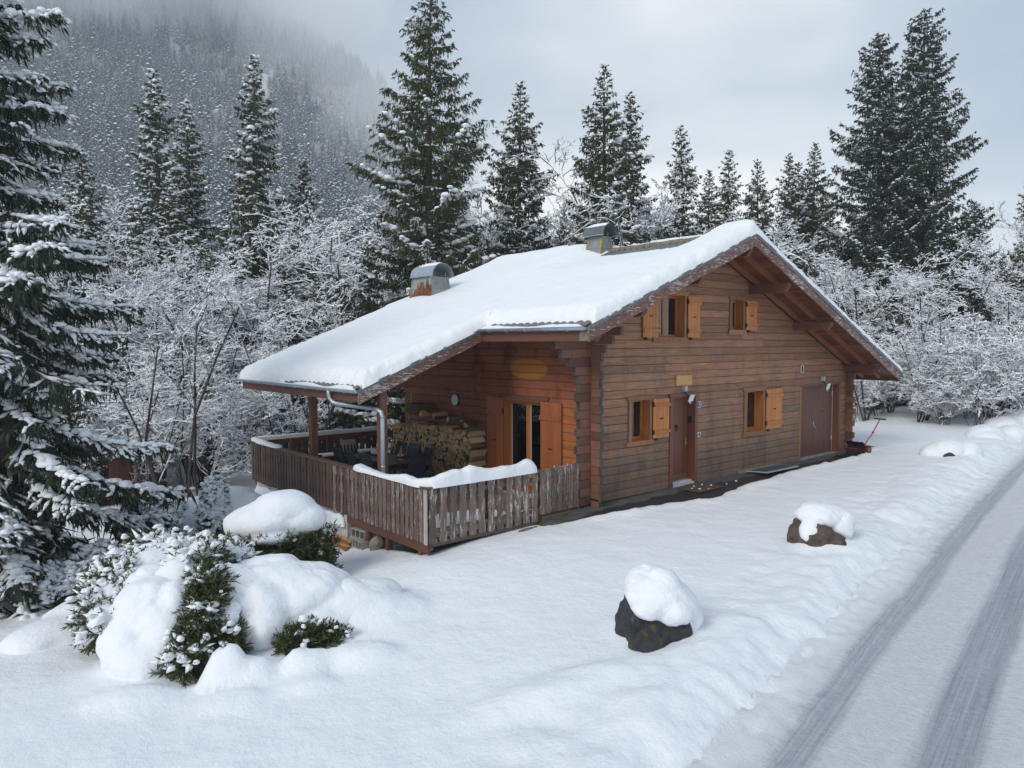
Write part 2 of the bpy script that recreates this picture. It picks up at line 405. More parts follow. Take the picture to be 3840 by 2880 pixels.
# --- wooded mountainside behind (left of the view), seen from the garden
def hill_z(x, y):
    dx = np.asarray(x, float) - CAM.x; dy = np.asarray(y, float) - CAM.y
    r = np.hypot(dx, dy); az = np.degrees(np.arctan2(dx, dy)) - 40.1     # 0 = view axis
    crest = np.interp(az, [-75, -50, -36, -22, -16, -12.5, -9.5, -7.0, -5.0, -3.0, 0, 4, 12, 40], [250, 330, 350, 345, 320, 290, 255, 212, 168, 120, 70, 40, 25, 20])
    prof = np.interp(r, [0, 140, 180, 300, 440, 560, 660, 800, 1000], [0, 0, .012, .16, .36, .58, .82, 1.0, .9])
    und = fbm(x / 70 + 3, y / 70, 5, 4) * 13 * smooth(170, 330, r)
    return crest * prof + und
MOUNDS = [(-7.0, -.9, 1.35, .95, -.62, .42), (-6.15, -1.35, .9, .75, -.6, .22), (-8.9, -.45, .85, .95, .1, .42), (-8.62, -1.92, .34, .30, -.6, .40), (-8.28, -2.1, .42, .34, -.62, .24), (-7.72, -2.3, .50, .36, -.62, .22),
          (-7.05, -2.55, .62, .40, -.6, .20), (-7.9, -2.75, .5, .3, -.6, .10), (-8.7, -2.5, .6, .35, -.5, .10), (-9.6, -1.6, .7, .4, -.5, .12), (-6.6, 1.2, 1.1, .9, -.6, .22), (-5.9, -5.2, 1.6, .5, -.3, .10), (-4.0, -4.85, .85, .75, .2, .12), (1.3, -4.6, .9, .7, .2, .10),
          (-8.5, .6, 1.0, .8, -.5, .35), (-9.4, 1.8, 1.0, .7, -.5, .25), (-5.6, 7.0, 1.6, 1.1, -.2, .45)]
def road_edge(x): return -6.38 + .185 * x - .0015 * x * x - .0004 * np.clip(x - 14, 0, 99) ** 3
def road_z(x): return np.interp(x, [-30, -8, -5, 0, 5, 10, 16, 30, 60], [-.75, -.56, -.52, -.43, -.30, -.20, -.06, .12, .3])
ROADW = 4.3
def ground_z(x, y, detail=True):
    x = np.asarray(x, float); y = np.asarray(y, float)
    z = base_z(x, y)
    n1 = fbm(x * .55, y * .55, 1, 3); n2 = fbm(x * 1.9, y * 1.9, 2, 3); n3 = fbm(x * 5.5, y * 5.5, 3, 3)
    near = 1 - smooth(30, 60, np.hypot(x, y))
    if detail: z = z + near * (n1 * .035 + n2 * .016)
    # ploughed bank beside the road
    c = 1 / np.sqrt(1 + .19 ** 2)
    d = (y - road_edge(x)) * c
    wob = d + n2 * .09 + n3 * .06 + n1 * .08
    bank = np.exp(-((wob - 1.15) / .62) ** 2) * (.09 + .08 * fbm(x * .8, y * .8, 9, 2)) * near
    lump = smooth(.0, .45, wob) * (1 - smooth(1.6, 2.6, wob)) * near
    z = z + bank + lump * (n3 * .045 + fbm(x * 2.3 + 5, y * 2.3, 12, 3) * .05 + np.maximum(0, fbm(x * 8, y * 8, 14, 2) - .12) * .10 * (1 - smooth(.3, 1.2, wob)))
    rz = road_z(x) - .06
    # near bank face
    k = smooth(-.12, 1.0, wob)
    z = np.where(d > -.15, rz * (1 - k) + z * k, z)
    # far bank
    d2 = -d - ROADW; k2 = smooth(.0, .9, d2 + n2 * .15)
    z = np.where(d2 > -.1, rz * (1 - k2) + (np.maximum(z, rz + .3) + .12) * k2, z)
    z = np.where((d <= -.15) & (d2 <= -.1), rz, z)
    # snow drifted over the buried junipers and rocks
    for (mx, my, mw, ml, ma, mh) in MOUNDS:
        ca, sa = math.cos(ma), math.sin(ma); du = ((x - mx) * ca + (y - my) * sa) / mw; dv = (-(x - mx) * sa + (y - my) * ca) / ml
        q = np.sqrt(du * du + dv * dv) * (1 + .22 * n2 + .12 * n3 + .10 * n1)
        z = z + mh * (1 - smooth(.25, 1.0, q)) * (1 + .25 * n2 + .12 * n3)
    # bare strip along the gable wall: the snow stops at a ragged edge
    ed = bare_edge(x)
    m = (x > -2.0) & (x < 13.6) & (y < 1.2)
    inside = smooth(-.02, .16, y - ed) * smooth(-1.75, -1.45, x + .2 * fbm(x * 3, y * 3, 8, 2)) * (1 - smooth(.12, .3, y) * (x < 0)) * (1 - smooth(12.9, 13.5, x - .4 * fbm(x * 2, y * 2, 4)))
    ap = apron_z(x, y) - .07
    z = np.where(m, z * (1 - inside) + ap * inside, z)
    lip = np.exp(-((y - ed + .18) / .14) ** 2) * smooth(-1.6, -.4, x) * (1 - smooth(12.4, 13.2, x))
    z = z + np.where(m, lip * (.045 + .05 * n2), 0)
    # under the chalet and the deck
    ins = (x > .12) & (x < 11.8) & (y > .12) & (y < 7.6)
    z = np.where(ins, -.25, z)
    dk = smooth(-4.15, -3.9, x) * (1 - smooth(-.05, .1, x)) * smooth(.2, .6, y) * (1 - smooth(8.3, 8.5, y))
    z = z - dk * .35
    return z
def bare_edge(x):
    x = np.asarray(x, float)
    return -.92 + .60 * smooth(.7, -1.6, x) + .10 * fbm(x * 1.3, 0 * x, 21, 3) + .05 * fbm(x * 5, 0 * x, 22, 2) + .40 * smooth(10.2, 12.2, x) - .30 * np.exp(-((x - 2.6) / 1.5) ** 2) - .15 * smooth(7.0, 4.6, x) * smooth(1, 3, x)
def apron_z(x, y):
    return np.interp(x, [-3, -1, 0, 4, 9, 12, 16], [-.22, -.10, -.03, .015, .04, .07, .12]) + .02 * np.clip(y, -2, 0) * .6
def gz(x, y): return float(ground_z(np.array([x]), np.array([y]))[0])
def hz(x, y):
    return float((ground_z(np.array([x]), np.array([y])) + hill_z(np.array([x]), np.array([y])))[0])

def grid_axis(lo, hi, a, b, step, grow=1.16):
    mid = list(np.arange(a, b + 1e-6, step)); s = step; x = b; R = []
    while x < hi: s *= grow; x += s; R.append(min(x, hi))
    s = step; x = a; L = []
    while x > lo: s *= grow; x -= s; L.append(max(x, lo))
    return np.array(L[::-1] + mid + R)
gx = grid_axis(-400, 465, -12.5, 15.5, .09); gy = grid_axis(-150, 705, -9.4, 3.0, .09)
X, Y = np.meshgrid(gx, gy); Zg = ground_z(X, Y) + hill_z(X, Y)
ny, nx = X.shape
idx = np.arange(nx * ny).reshape(ny, nx)
F = np.stack([idx[:-1, :-1], idx[:-1, 1:], idx[1:, 1:], idx[1:, :-1]], -1).reshape(-1, 4)
ground = obj('snow_ground', np_mesh('snow_ground', np.stack([X, Y, Zg], -1).reshape(-1, 3), F, SNOW, smooth_=True))
tag(ground, kind='structure')

# ------------------------------------------------------------------ road: packed snow with two slushy wheel tracks
def M_road():
    t = NT('packed_snow_road'); uv = t.sep('uv'); U = uv['X']; V = uv['Y']       # U metres across from the left edge, V metres along
    ug = t.math('ADD', U, t.math('MULTIPLY', t.math('SUBTRACT', t.noise(1.2, (.6, .18, 1), 4, kind='uv'), .5), .34))
    g1 = t.noise(17, (.5, 1, 1), 8, .8, kind='uv'); g2 = t.noise(60, (1, .8, 1), 4, .7, kind='uv'); g3 = t.noise(1.0, (1, .3, 1), 4, .6, kind='uv')
    def band(c, w):
        d = t.math('ABSOLUTE', t.math('SUBTRACT', ug, c)); return t.range(d, w, w * .55, 0., 1.)
    tr = t.math('MAXIMUM', t.math('MULTIPLY', band(.24, .22), .80), t.math('MULTIPLY', band(1.42, .36), 1.0))
    tr = t.math('MAXIMUM', tr, t.math('MULTIPLY', band(2.75, .34), .7))
    streak = t.noise(26, (1, .010, 1), 6, .75, kind='uv')
    k = t.math('MULTIPLY', tr, t.range(t.math('ADD', t.math('MULTIPLY', streak, 1.2), t.math('MULTIPLY', g1, .35)), .52, .92, .30, 1.), True)
    white = t.mix(t.ramp(t.math('ADD', t.math('MULTIPLY', g1, .6), t.math('MULTIPLY', g2, .4)), (.36, 0.), (.56, 1.)), (.52, .535, .58), (.78, .79, .83))
    white = t.mix(t.range(t.math('ADD', ug, t.math('MULTIPLY', g1, .25)), .14, -.10, 0., 1.), white, (.86, .88, .915))
    slush = t.mix(t.ramp(g1, (.35, 0.), (.65, 1.)), (.17, .19, .24), (.36, .39, .45))
    c = t.mix(t.math('MULTIPLY', k, .88), white, slush)
    t.color(c); t.rough(t.range(k, 0, 1, .8, .5))
    h = t.math('ADD', t.math('MULTIPLY', g1, .055), t.math('MULTIPLY', g2, .02)); h = t.math('ADD', h, t.math('MULTIPLY', streak, t.math('MULTIPLY', tr, .03)))
    t.bump(h, .9, .55); return t.m
rs = np.concatenate([np.arange(-26, -9, .5), np.arange(-9, 16, .09), np.arange(16, 75, .5)]); rt = np.concatenate([np.arange(-.45, 2.8, .045), np.arange(2.8, ROADW + .3, .12)])
S_, T_ = np.meshgrid(rs, rt)
rx = S_ + T_ * .18; ry = road_edge(S_) - T_ * .983
trk = lambda c, w: np.exp(-((T_ + .05 * fbm(S_ * .3, T_, 31, 2) - c) / w) ** 2)
rzz = road_z(S_) + .004 - .022 * trk(.24, .18) - .045 * trk(1.42, .28) - .02 * trk(2.75, .25)
rzz += .016 * fbm(S_ * 2.2, T_ * 6, 33, 3) + .009 * fbm(S_ * 5, T_ * 14, 34, 2) - .05 * smooth(.0, -.45, T_) * 0
rzz += np.where(T_ < .10, (.10 - T_) * .16, 0) * (1 + 1.2 * fbm(S_ * 4, T_ * 4, 35, 3)) + np.where(T_ < .22, np.maximum(0, fbm(S_ * 9, T_ * 9, 36, 2) - .10) * .09, 0)
n2_, n1_ = S_.shape; idx = np.arange(n1_ * n2_).reshape(n2_, n1_)
F = np.stack([idx[:-1, :-1], idx[1:, :-1], idx[1:, 1:], idx[:-1, 1:]], -1).reshape(-1, 4)
me = np_mesh('road', np.stack([rx, ry, rzz], -1).reshape(-1, 3), F, M_road(), smooth_=True)
uvl = me.uv_layers.new(name='UVMap'); li = np.zeros(len(me.loops), np.int32); me.loops.foreach_get('vertex_index', li)
UVc = np.stack([T_.ravel(), S_.ravel()], -1)[li]; uvl.data.foreach_set('uv', UVc.astype(np.float32).ravel())
tag(obj('road', me), kind='structure')

# ------------------------------------------------------------------ asphalt strip along the gable
def M_asphalt():
    t = NT('asphalt'); a = t.noise(1.6, detail=5); f = t.noise(90, detail=3, rough=.8)
    wet = t.ramp(t.math('ADD', t.range(t.sep()['Y'], -.25, -.75, 0., .5), t.math('MULTIPLY', a, .7)), (.50, 0.), (.56, 1.))
    c = t.mix(t.ramp(f, (.35, 0.), (.7, 1.)), (.060, .062, .068), (.125, .128, .135))
    c = t.mix(t.ramp(a, (.55, 0.), (.75, .8)), c, (.155, .150, .145))
    mo = t.math('MULTIPLY', t.ramp(t.noise(3, detail=5), (.42, 0.), (.58, 1.)), t.range(t.sep()['X'], .1, -.5))
    c = t.mix(wet, c, (.028, .029, .033)); c = t.mix(mo, c, (.055, .058, .022))
    t.color(c); t.rough(t.range(wet, 0, 1, .85, .35)); t.bump(f, .5, .01); return t.m
ax = np.arange(-1.95, 13.8, .1); ay = np.arange(-1.75, .3, .1); AX, AY = np.meshgrid(ax, ay); AZ = apron_z(AX, AY) + .012 * fbm(AX * 2, AY * 2, 44, 3) - .45 * smooth(.06, .22, bare_edge(AX) - AY) - .4 * smooth(-1.5, -1.8, AX)
idx = np.arange(AX.size).reshape(AX.shape); F = np.stack([idx[:-1, :-1], idx[:-1, 1:], idx[1:, 1:], idx[1:, :-1]], -1).reshape(-1, 4)
tag(obj('asphalt_path', np_mesh('asphalt_path', np.stack([AX, AY, AZ], -1).reshape(-1, 3), F, M_asphalt(), smooth_=True)), kind='structure')
# ================================================================== chalet (X along the gable, Y back, origin at the near corner)
chalet = thing('chalet', 'brown timber chalet with a snowy roof and orange shutters beside the road', 'chalet')
HC = .19                                        # height of one log course
RX, RZ = 4.40, 6.18                             # ridge
SL, SR = .400, .425                             # roof slopes
EL, ER = -1.33, 12.88                           # eaves (left main, right)
LX = -4.45                                      # lower eave over the terrace
YF, YB, YT = -1.22, 8.60, 2.15                  # front rake, rear rake, front of the terrace roof
def roof_z(x): return RZ - (SL * (RX - x) if x < RX else SR * (x - RX))
rng = random.Random(4)

def plank(name, mat, parent, poly, fn, th=.10, ch=.0105):
    """one log course piece: outline poly in (u, w), bevelled long edges, depth th behind the face"""
    n = len(poly); cu = sum(p[0] for p in poly) / n; w0 = min(p[1] for p in poly); w1 = max(p[1] for p in poly)
    front = [(u + (.0015 if u < cu else -.0015), w + ch if w < w0 + .02 else w - ch if w > w1 - .02 else w) for u, w in poly]
    mb = MB(); vs = [fn(u, w, 0) for u, w in front] + [fn(u, w, ch * 1.9) for u, w in poly] + [fn(u, w, th) for u, w in poly]
    fs = [tuple(range(n))] + [(i + n, (i + 1) % n + n, (i + 1) % n, i) for i in range(n)] + [(i + 2 * n, (i + 1) % n + 2 * n, (i + 1) % n + n, i + n) for i in range(n)] + [tuple(range(3 * n - 1, 2 * n - 1, -1))]
    mb.add(vs, fs); return mb.build(name, mat, parent)

gable_wall = MB().box((.3, .30, -.2), (11.6, .34, 2.4), 0).build('gable_wall', DARKIN, chalet)
# openings: (x0, x1, z0, z1) outer edge of the casings
OPEN = [(1.22, 2.07, 1.20, 2.30), (2.74, 3.83, -.1, 2.30), (5.92, 6.97, 1.06, 2.30), (8.88, 11.40, -.1, 2.27), (2.20, 3.36, 3.60, 4.78), (5.20, 5.92, 3.80, 4.74)]
fG = lambda u, w, d: (u, d, w)
gable_wall_x = gable_wall
def wall_rows(nrow, span, opens, parent, mat, fn, breaks, z0=0.0, jit=.0015):
    for k in range(nrow):
        a, b = z0 + k * HC, z0 + (k + 1) * HC
        la, ra = span(a); lb, rb = span(b)
        if ra - la < .15: continue
        segs = [(la, lb, ra, rb)]
        cuts = [o for o in opens if o[2] < b - .02 and o[3] > a + .02]
        pieces = []; cur = la; curt = lb
        for o in sorted(cuts):
            if o[0] > max(cur, curt) + .02: pieces.append((cur, curt, o[0], o[0], a, b))
            oa, ob = max(o[2], a), min(o[3], b)
            if oa - a > .025: pieces.append((o[0], o[0], o[1], o[1], a, oa))
            if b - ob > .025: pieces.append((o[0], o[0], o[1], o[1], ob, b))
            cur = curt = o[1]
        if min(ra, rb) > cur + .02: pieces.append((cur, curt, ra, rb, a, b))
        elif ra > la and not cuts: pieces.append((la, lb, ra, max(rb, lb + .01), a, b))
        for (xa, xta, xb, xtb, za, zb) in pieces:
            cut = []
            if xb - xa > 3.2 and not (breaks is None):
                c = xa + (xb - xa) * rng.uniform(.3, .7); cut = [c]
                if xb - xa > 8: cut = [xa + (xb - xa) * rng.uniform(.22, .40), xa + (xb - xa) * rng.uniform(.60, .8)]
            xs = [(xa, xta)] + [(c, c) for c in cut] + [(xb, xtb)]
            for (p, pt), (q, qt) in zip(xs[:-1], xs[1:]):
                j = rng.uniform(0, jit)
                poly = [(p, za), (q, za), (qt, zb), (pt, zb)]
                plank('plank', mat, parent, poly, lambda u, w, d, j=j: fn(u, w, d + j))
def gspan(z):
    zz = z + .13
    l = max(0.0, RX - (RZ - zz - .16) / SL); r = min(11.9, RX + (RZ - zz - .16) / SR); return l, r
wall_rows(31, gspan, OPEN, gable_wall, W_GABLE, fG, True)
# left (terrace) wall, logs offset by half a course
left_wall = MB().box((.30, .36, -.2), (.34, 7.5, 4.2)).build('terrace_wall', DARKIN, chalet)
fL = lambda u, w, d: (d, u, w)
OPENL = [(1.50, 3.04, .02, 2.28)]
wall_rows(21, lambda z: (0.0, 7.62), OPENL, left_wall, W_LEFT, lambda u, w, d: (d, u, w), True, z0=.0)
rear = MB().box((0.11, 7.50, -.3), (11.8, 7.62, 3.0)).box((11.78, .11, -.3), (11.9, 7.50, 2.9)).build('rear_wall', W_REDX, chalet)
inn = MB().box((1.0, 2.2, 0), (11.0, 2.26, 5.0)).box((.36, .36, 2.42), (11.6, 2.2, 2.5)).box((.36, .36, -.04), (11.6, 7.3, 0.0)).build('inner_wall', DARKIN, chalet)
# crossing log ends at the corners
def log_end(y0, y1, x0, x1, z, m=W_ENDX):
    b = MB(); c = .012
    b.box((x0, y0, z + .004), (x1, y1, z + HC - .004)); o = b.build('log_end', m, chalet)
    return o
for k in range(21):
    z = k * HC
    ext = .42 if k % 2 == 0 else .345
    if k == 14: ext = .36
    if k == 15: ext = .46
    if k == 16: ext = .66
    if k == 17: ext = .88
    if k == 18: ext = 1.08
    if k == 19: ext = .88
    if k < 20:
        log_end(-.002, .10, -ext + .02, -.001, z); MB().box((-ext, .001, z + .006), (-ext + .02, .097, z + HC - .006)).build('end_grain', W_ENDG, chalet)
    e2 = .30 if k % 2 else .26
    z2 = z - HC * .5 if k else -.05
    if k == 18: e2 = .40
    if k == 19: e2 = .62
    if k == 20: e2 = .85
    log_end(-e2 + .02, -.012, .0, .095, z2 + .0); MB().box((.003, -e2, z2 + .006), (.092, -e2 + .02, z2 + HC - .006)).build('end_grain', W_ENDG, chalet)
    # right corner
    e3 = .26 if k % 2 else .20
    if k < 14:
        log_end(-.0, .10, 11.901, 11.9 + e3 + .06, z); log_end(-e3, -.012, 11.76, 11.86, z2)
    elif k < 15: log_end(-.85, -.012, 11.76, 11.86, z2); log_end(0, .1, 11.901, 12.5, z)
# log stubs of the inner cross wall showing on the terrace wall
for z in (2.28, 2.47, 2.66, 2.85): MB().box((-.16 if z < 2.8 else -.24, 3.84, z), (-.001, 3.95, z + .186)).build('log_end', W_LEFT, chalet)

# ---------------- roof
roof = thing('roof', None, None); roof.parent = chalet; del_lbl = None
def slope_prism(x0, x1, y0, y1, t0, t1):
    """slab between two x along a slope, t0/t1 = depth below the roof surface"""
    f = lambda u, w, d: (u, d, w)
    return [(x0, roof_z(x0) - t0), (x1, roof_z(x1) - t0), (x1, roof_z(x1) - t1), (x0, roof_z(x0) - t1)], f
b = MB()
for x0, x1, ya, yb in ((EL, RX, YF + .06, YB), (RX, ER, YF + .06, YB), (LX, EL, YT + .06, YB)):
    P, f = slope_prism(x0, x1, ya, yb, .055, .15); b.prism(P, f, ya, yb)
b.build('roof_deck', W_REDX, roof)
b = MB()
for x0, x1, ya, yb in ((EL + .02, RX, YF, YB), (RX, ER - .02, YF, YB), (LX + .02, EL, YT, YB)):
    P, f = slope_prism(x0, x1, ya, yb, .0, .052); b.prism(P, f, ya, yb)
b.build('tile_layer', TILE, roof)
# soffit boards on the right-hand overhang and the left one
me_s = None
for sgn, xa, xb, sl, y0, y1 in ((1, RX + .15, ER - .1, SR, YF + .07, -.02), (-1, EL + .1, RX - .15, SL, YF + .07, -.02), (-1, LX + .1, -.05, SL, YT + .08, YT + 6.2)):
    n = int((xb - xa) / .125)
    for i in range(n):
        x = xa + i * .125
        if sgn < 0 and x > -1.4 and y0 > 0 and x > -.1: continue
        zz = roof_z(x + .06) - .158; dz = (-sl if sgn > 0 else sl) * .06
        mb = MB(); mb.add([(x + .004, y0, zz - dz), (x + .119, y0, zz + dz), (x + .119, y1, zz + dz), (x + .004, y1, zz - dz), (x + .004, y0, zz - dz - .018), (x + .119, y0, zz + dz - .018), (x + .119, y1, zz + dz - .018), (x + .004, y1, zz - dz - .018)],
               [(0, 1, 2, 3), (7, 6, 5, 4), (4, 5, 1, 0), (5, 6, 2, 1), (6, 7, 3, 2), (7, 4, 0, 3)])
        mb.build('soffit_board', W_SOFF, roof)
def along(x0, x1, y0, y1, t0, t1, name, m, parent=roof):
    P, f = slope_prism(x0, x1, y0, y1, t0, t1); return MB().prism(P, f, y0, y1).build(name, m, parent)
# rafters under the overhang
for ya in (-.16, -.70): along(RX + .05, ER - .25, ya, ya + .09, .178, .30, 'rafter', W_RAFT)
along(EL + .25, RX - .05, -.16, -.07, .178, .30, 'rafter', W_RAFT)
for ya in (2.9, 4.2, 5.5, 6.8): along(LX + .15, -.06, ya, ya + .09, .178, .29, 'rafter', W_REDX)
# purlins
def purlin(x, top, w=.13, h=.22, y0=-1.14, y1=.02):
    mb = MB(); z0 = top - h
    mb.prism([(y0 + .10, z0), (y1, z0), (y1, top), (y0, top), (y0, top - h * .45)], lambda u, ww, d: (d, u, ww), x - w / 2, x + w / 2)
    return mb.build('purlin', W_RED, roof)
purlin(RX, RZ - .31); purlin(6.17, 5.07); purlin(8.48, 4.12); purlin(11.62, 2.80, h=.18)
purlin(2.45, roof_z(2.45) - .30); purlin(.50, roof_z(.5) - .30, y0=-1.10); purlin(-.95, roof_z(-.95) - .30, y0=-1.14, y1=2.1, w=.12, h=.16)
# rake boards
RB = .055
along(EL - .02, RX - .0015, YF - .035, YF + .0, .050, .052 + .255, 'rake_board', W_RAKE)
along(RX + .0015, ER + .01, YF - .035, YF + .0, .050, .052 + .265, 'rake_board', W_RAKE)
along(LX - .04, EL + .0, YT - .035, YT + .0, .045, .045 + .25, 'rake_board', W_RAKE)
along(RX + .002, ER + .03, YF - .055, YF - .036, -.015, .085, 'rake_flashing', FLASH)
along(EL - .05, RX - .002, YF - .055, YF - .036, -.012, .070, 'rake_flashing', TILE)
along(LX - .06, EL - .06, YT - .055, YT - .036, -.012, .062, 'rake_flashing', TILE)
MB().box((EL - .03, YF - .04, roof_z(EL) - .30), (EL - .018, YF + .22, roof_z(EL) - .02)).build('eave_end', MOSSY, roof)
# fascia boards
MB().box((EL + .001, YF + .001, roof_z(EL) - .30), (EL + .03, YT - .036, roof_z(EL) - .07)).build('fascia', W_RED, roof)
MB().box((LX + .001, YT + .001, roof_z(LX) - .28), (LX + .03, YB, roof_z(LX) - .07)).build('fascia', W_RED, roof)
MB().box((ER - .03, YF + .001, roof_z(ER) - .28), (ER - .001, YB, roof_z(ER) - .07)).build('fascia', W_RED, roof)
# eave tiles: scalloped row of tile ends showing below the snow edge
def eave_tiles(x, y0, y1, z):
    y = y0
    while y < y1 - .2:
        mb = MB(); n = 6; pts = []
        for i in range(n + 1): pts.append((y + .22 * i / n, .030 * math.sin(math.pi * i / n)))
        vs = []; 
        for (yy, hh) in pts: vs += [(x - .07, yy, z + hh - .01), (x + .28, yy, z + hh + .13), (x - .07, yy, z - .022), (x + .28, yy, z + .10)]
        fs = []
        for i in range(n): a = 4 * i; fs += [(a, a + 1, a + 5, a + 4), (a + 2, a + 6, a + 7, a + 3), (a, a + 4, a + 6, a + 2)]
        mb.add(vs, fs); mb.build('eave_tile', TILE, roof); y += .222
eave_tiles(EL, YF + .02, YT - .1, roof_z(EL) + .012); eave_tiles(LX, YT + .02, YB - .1, roof_z(LX) + .012)
# ridge tiles (bare stretch) and the tiles just below them
for i in range(10):
    y = -.35 + i * .42
    mb = MB(); mb.prism([(-.17, -.045), (-.15, .012), (-.08, .055), (.0, .072), (.08, .055), (.15, .012), (.17, -.045)], lambda u, w, d: (RX + u, d, RZ + .02 + w + .008 * (i % 2)), y, y + .425)
    mb.build('ridge_tile', MOSSY, roof)
for r_ in range(3):
    for i in range(19):
        y = -.4 + i * .225; x = RX - .17 - r_ * .27
        mb = MB(); za, zb = roof_z(x) + .03, roof_z(x - .29) + .018
        n = 4; vs = []
        for q in range(n + 1):
            hh = .028 * math.sin(math.pi * q / n); vs += [(x, y + .22 * q / n, za + hh * .8), (x - .29, y + .22 * q / n, zb + hh), (x - .29, y + .22 * q / n, zb - .03)]
        fs = []
        for q in range(n): a = 3 * q; fs += [(a, a + 3, a + 4, a + 1), (a + 1, a + 4, a + 5, a + 2)]
        mb.add(vs, fs); mb.build('roof_tile', TILE, roof)
# gutters
def gutter(x, y0, y1, z, r=.065):
    n = 8; mb = MB(); vs = []; fs = []
    for y in (y0, y1):
        for i in range(n + 1):
            a = math.pi + math.pi * i / n; vs.append((x + r * math.cos(a), y, z + r * math.sin(a)))
        for i in range(n + 1):
            a = math.pi + math.pi * i / n; vs.append((x + (r - .006) * math.cos(a), y, z + (r - .006) * math.sin(a)))
    m = n + 1
    for i in range(n):
        fs += [(i, i + 1, 2 * m + i + 1, 2 * m + i), (m + i + 1, m + i, 3 * m + i, 3 * m + i + 1)]
        fs += [(m + i, m + i + 1, i + 1, i), (2 * m + i, 2 * m + i + 1, 3 * m + i + 1, 3 * m + i)]
    fs += [(0, 2 * m, 3 * m, m), (n, m + n, 3 * m + n, 2 * m + n)]
    mb.add(vs, fs); g = mb.build('gutter', ZINC, roof, True)
    mb = MB().tube([(x - r, y0, z + .002), (x - r, y1, z + .002)], .012, 6); mb.build('gutter_bead', ZINC, g)
    mb = MB()
    for yy in (y0 + .003, y1 - .003): mb.prism([(r * math.cos(math.pi + math.pi * i / n), r * math.sin(math.pi + math.pi * i / n)) for i in range(n + 1)], lambda u, w, d: (x + u, d, z + w), yy - .003, yy + .003)
    mb.build('gutter_end', ZINC, g)
    y = y0 + .5
    while y < y1:
        pts = [(x + (r + .006) * math.cos(math.pi + math.pi * i / n), y + .0 * i, z + (r + .006) * math.sin(math.pi + math.pi * i / n)) for i in range(n + 1)]
        MB().tube(pts, .011, 5).build('gutter_bracket', ZINC, g, True); y += .62
    return g
gutter(EL - .085, YF - .0, YT + .25, roof_z(EL) - .03); gutter(LX - .085, YT - .02, YB, roof_z(LX) - .03)
# downpipe from the lower gutter, swan-neck, then down beside the post
PX, PY = -3.89, 2.20                            # near post
zg = roof_z(LX) - .10
path = [(LX - .085, 3.35, zg + .03), (LX - .085, 3.35, zg - .06), (LX - .075, 3.33, zg - .15), (LX - .04, 3.24, zg - .235), (LX + .02, 3.12, zg - .265), (PX - .19, 2.36, zg - .325), (PX - .13, 2.22, zg - .345), (PX - .09, 2.12, zg - .40), (PX - .08, 2.085, zg - .50), (PX - .08, 2.08, -.5)]
dp = MB().tube(path, .047, 12).build('downpipe', ZINC, roof, True)
for zz in (zg - .51, 1.0, .2): MB().tube([(PX - .08, 2.08, zz), (PX - .08, 2.08, zz + .035)], .053, 12).build('pipe_collar', ZINC, dp, True)

# terrace roof posts, tie beam, wall plate
def post(x, y, z0, z1, s=.08): return MB().box((x - s, y - s, z0), (x + s, y + s, z1)).build('post', W_POST, chalet)
post(PX, PY + .04, -.6, roof_z(PX) - .36); post(PX, 5.52, -.9, roof_z(PX) - .36)
MB().box((PX - .07, YT + .01, roof_z(PX) - .36), (PX + .07, YB - .1, roof_z(PX) - .17)).build('wall_plate', W_RED, chalet)
MB().box((PX - .1, 3.84, 2.50), (-.161, 3.96, 2.70)).build('tie_beam', W_REDX, chalet)
MB().box((-2.1, 3.85, 2.701), (-1.98, 3.95, roof_z(-2.04) - .17)).build('king_post', W_POST, chalet)

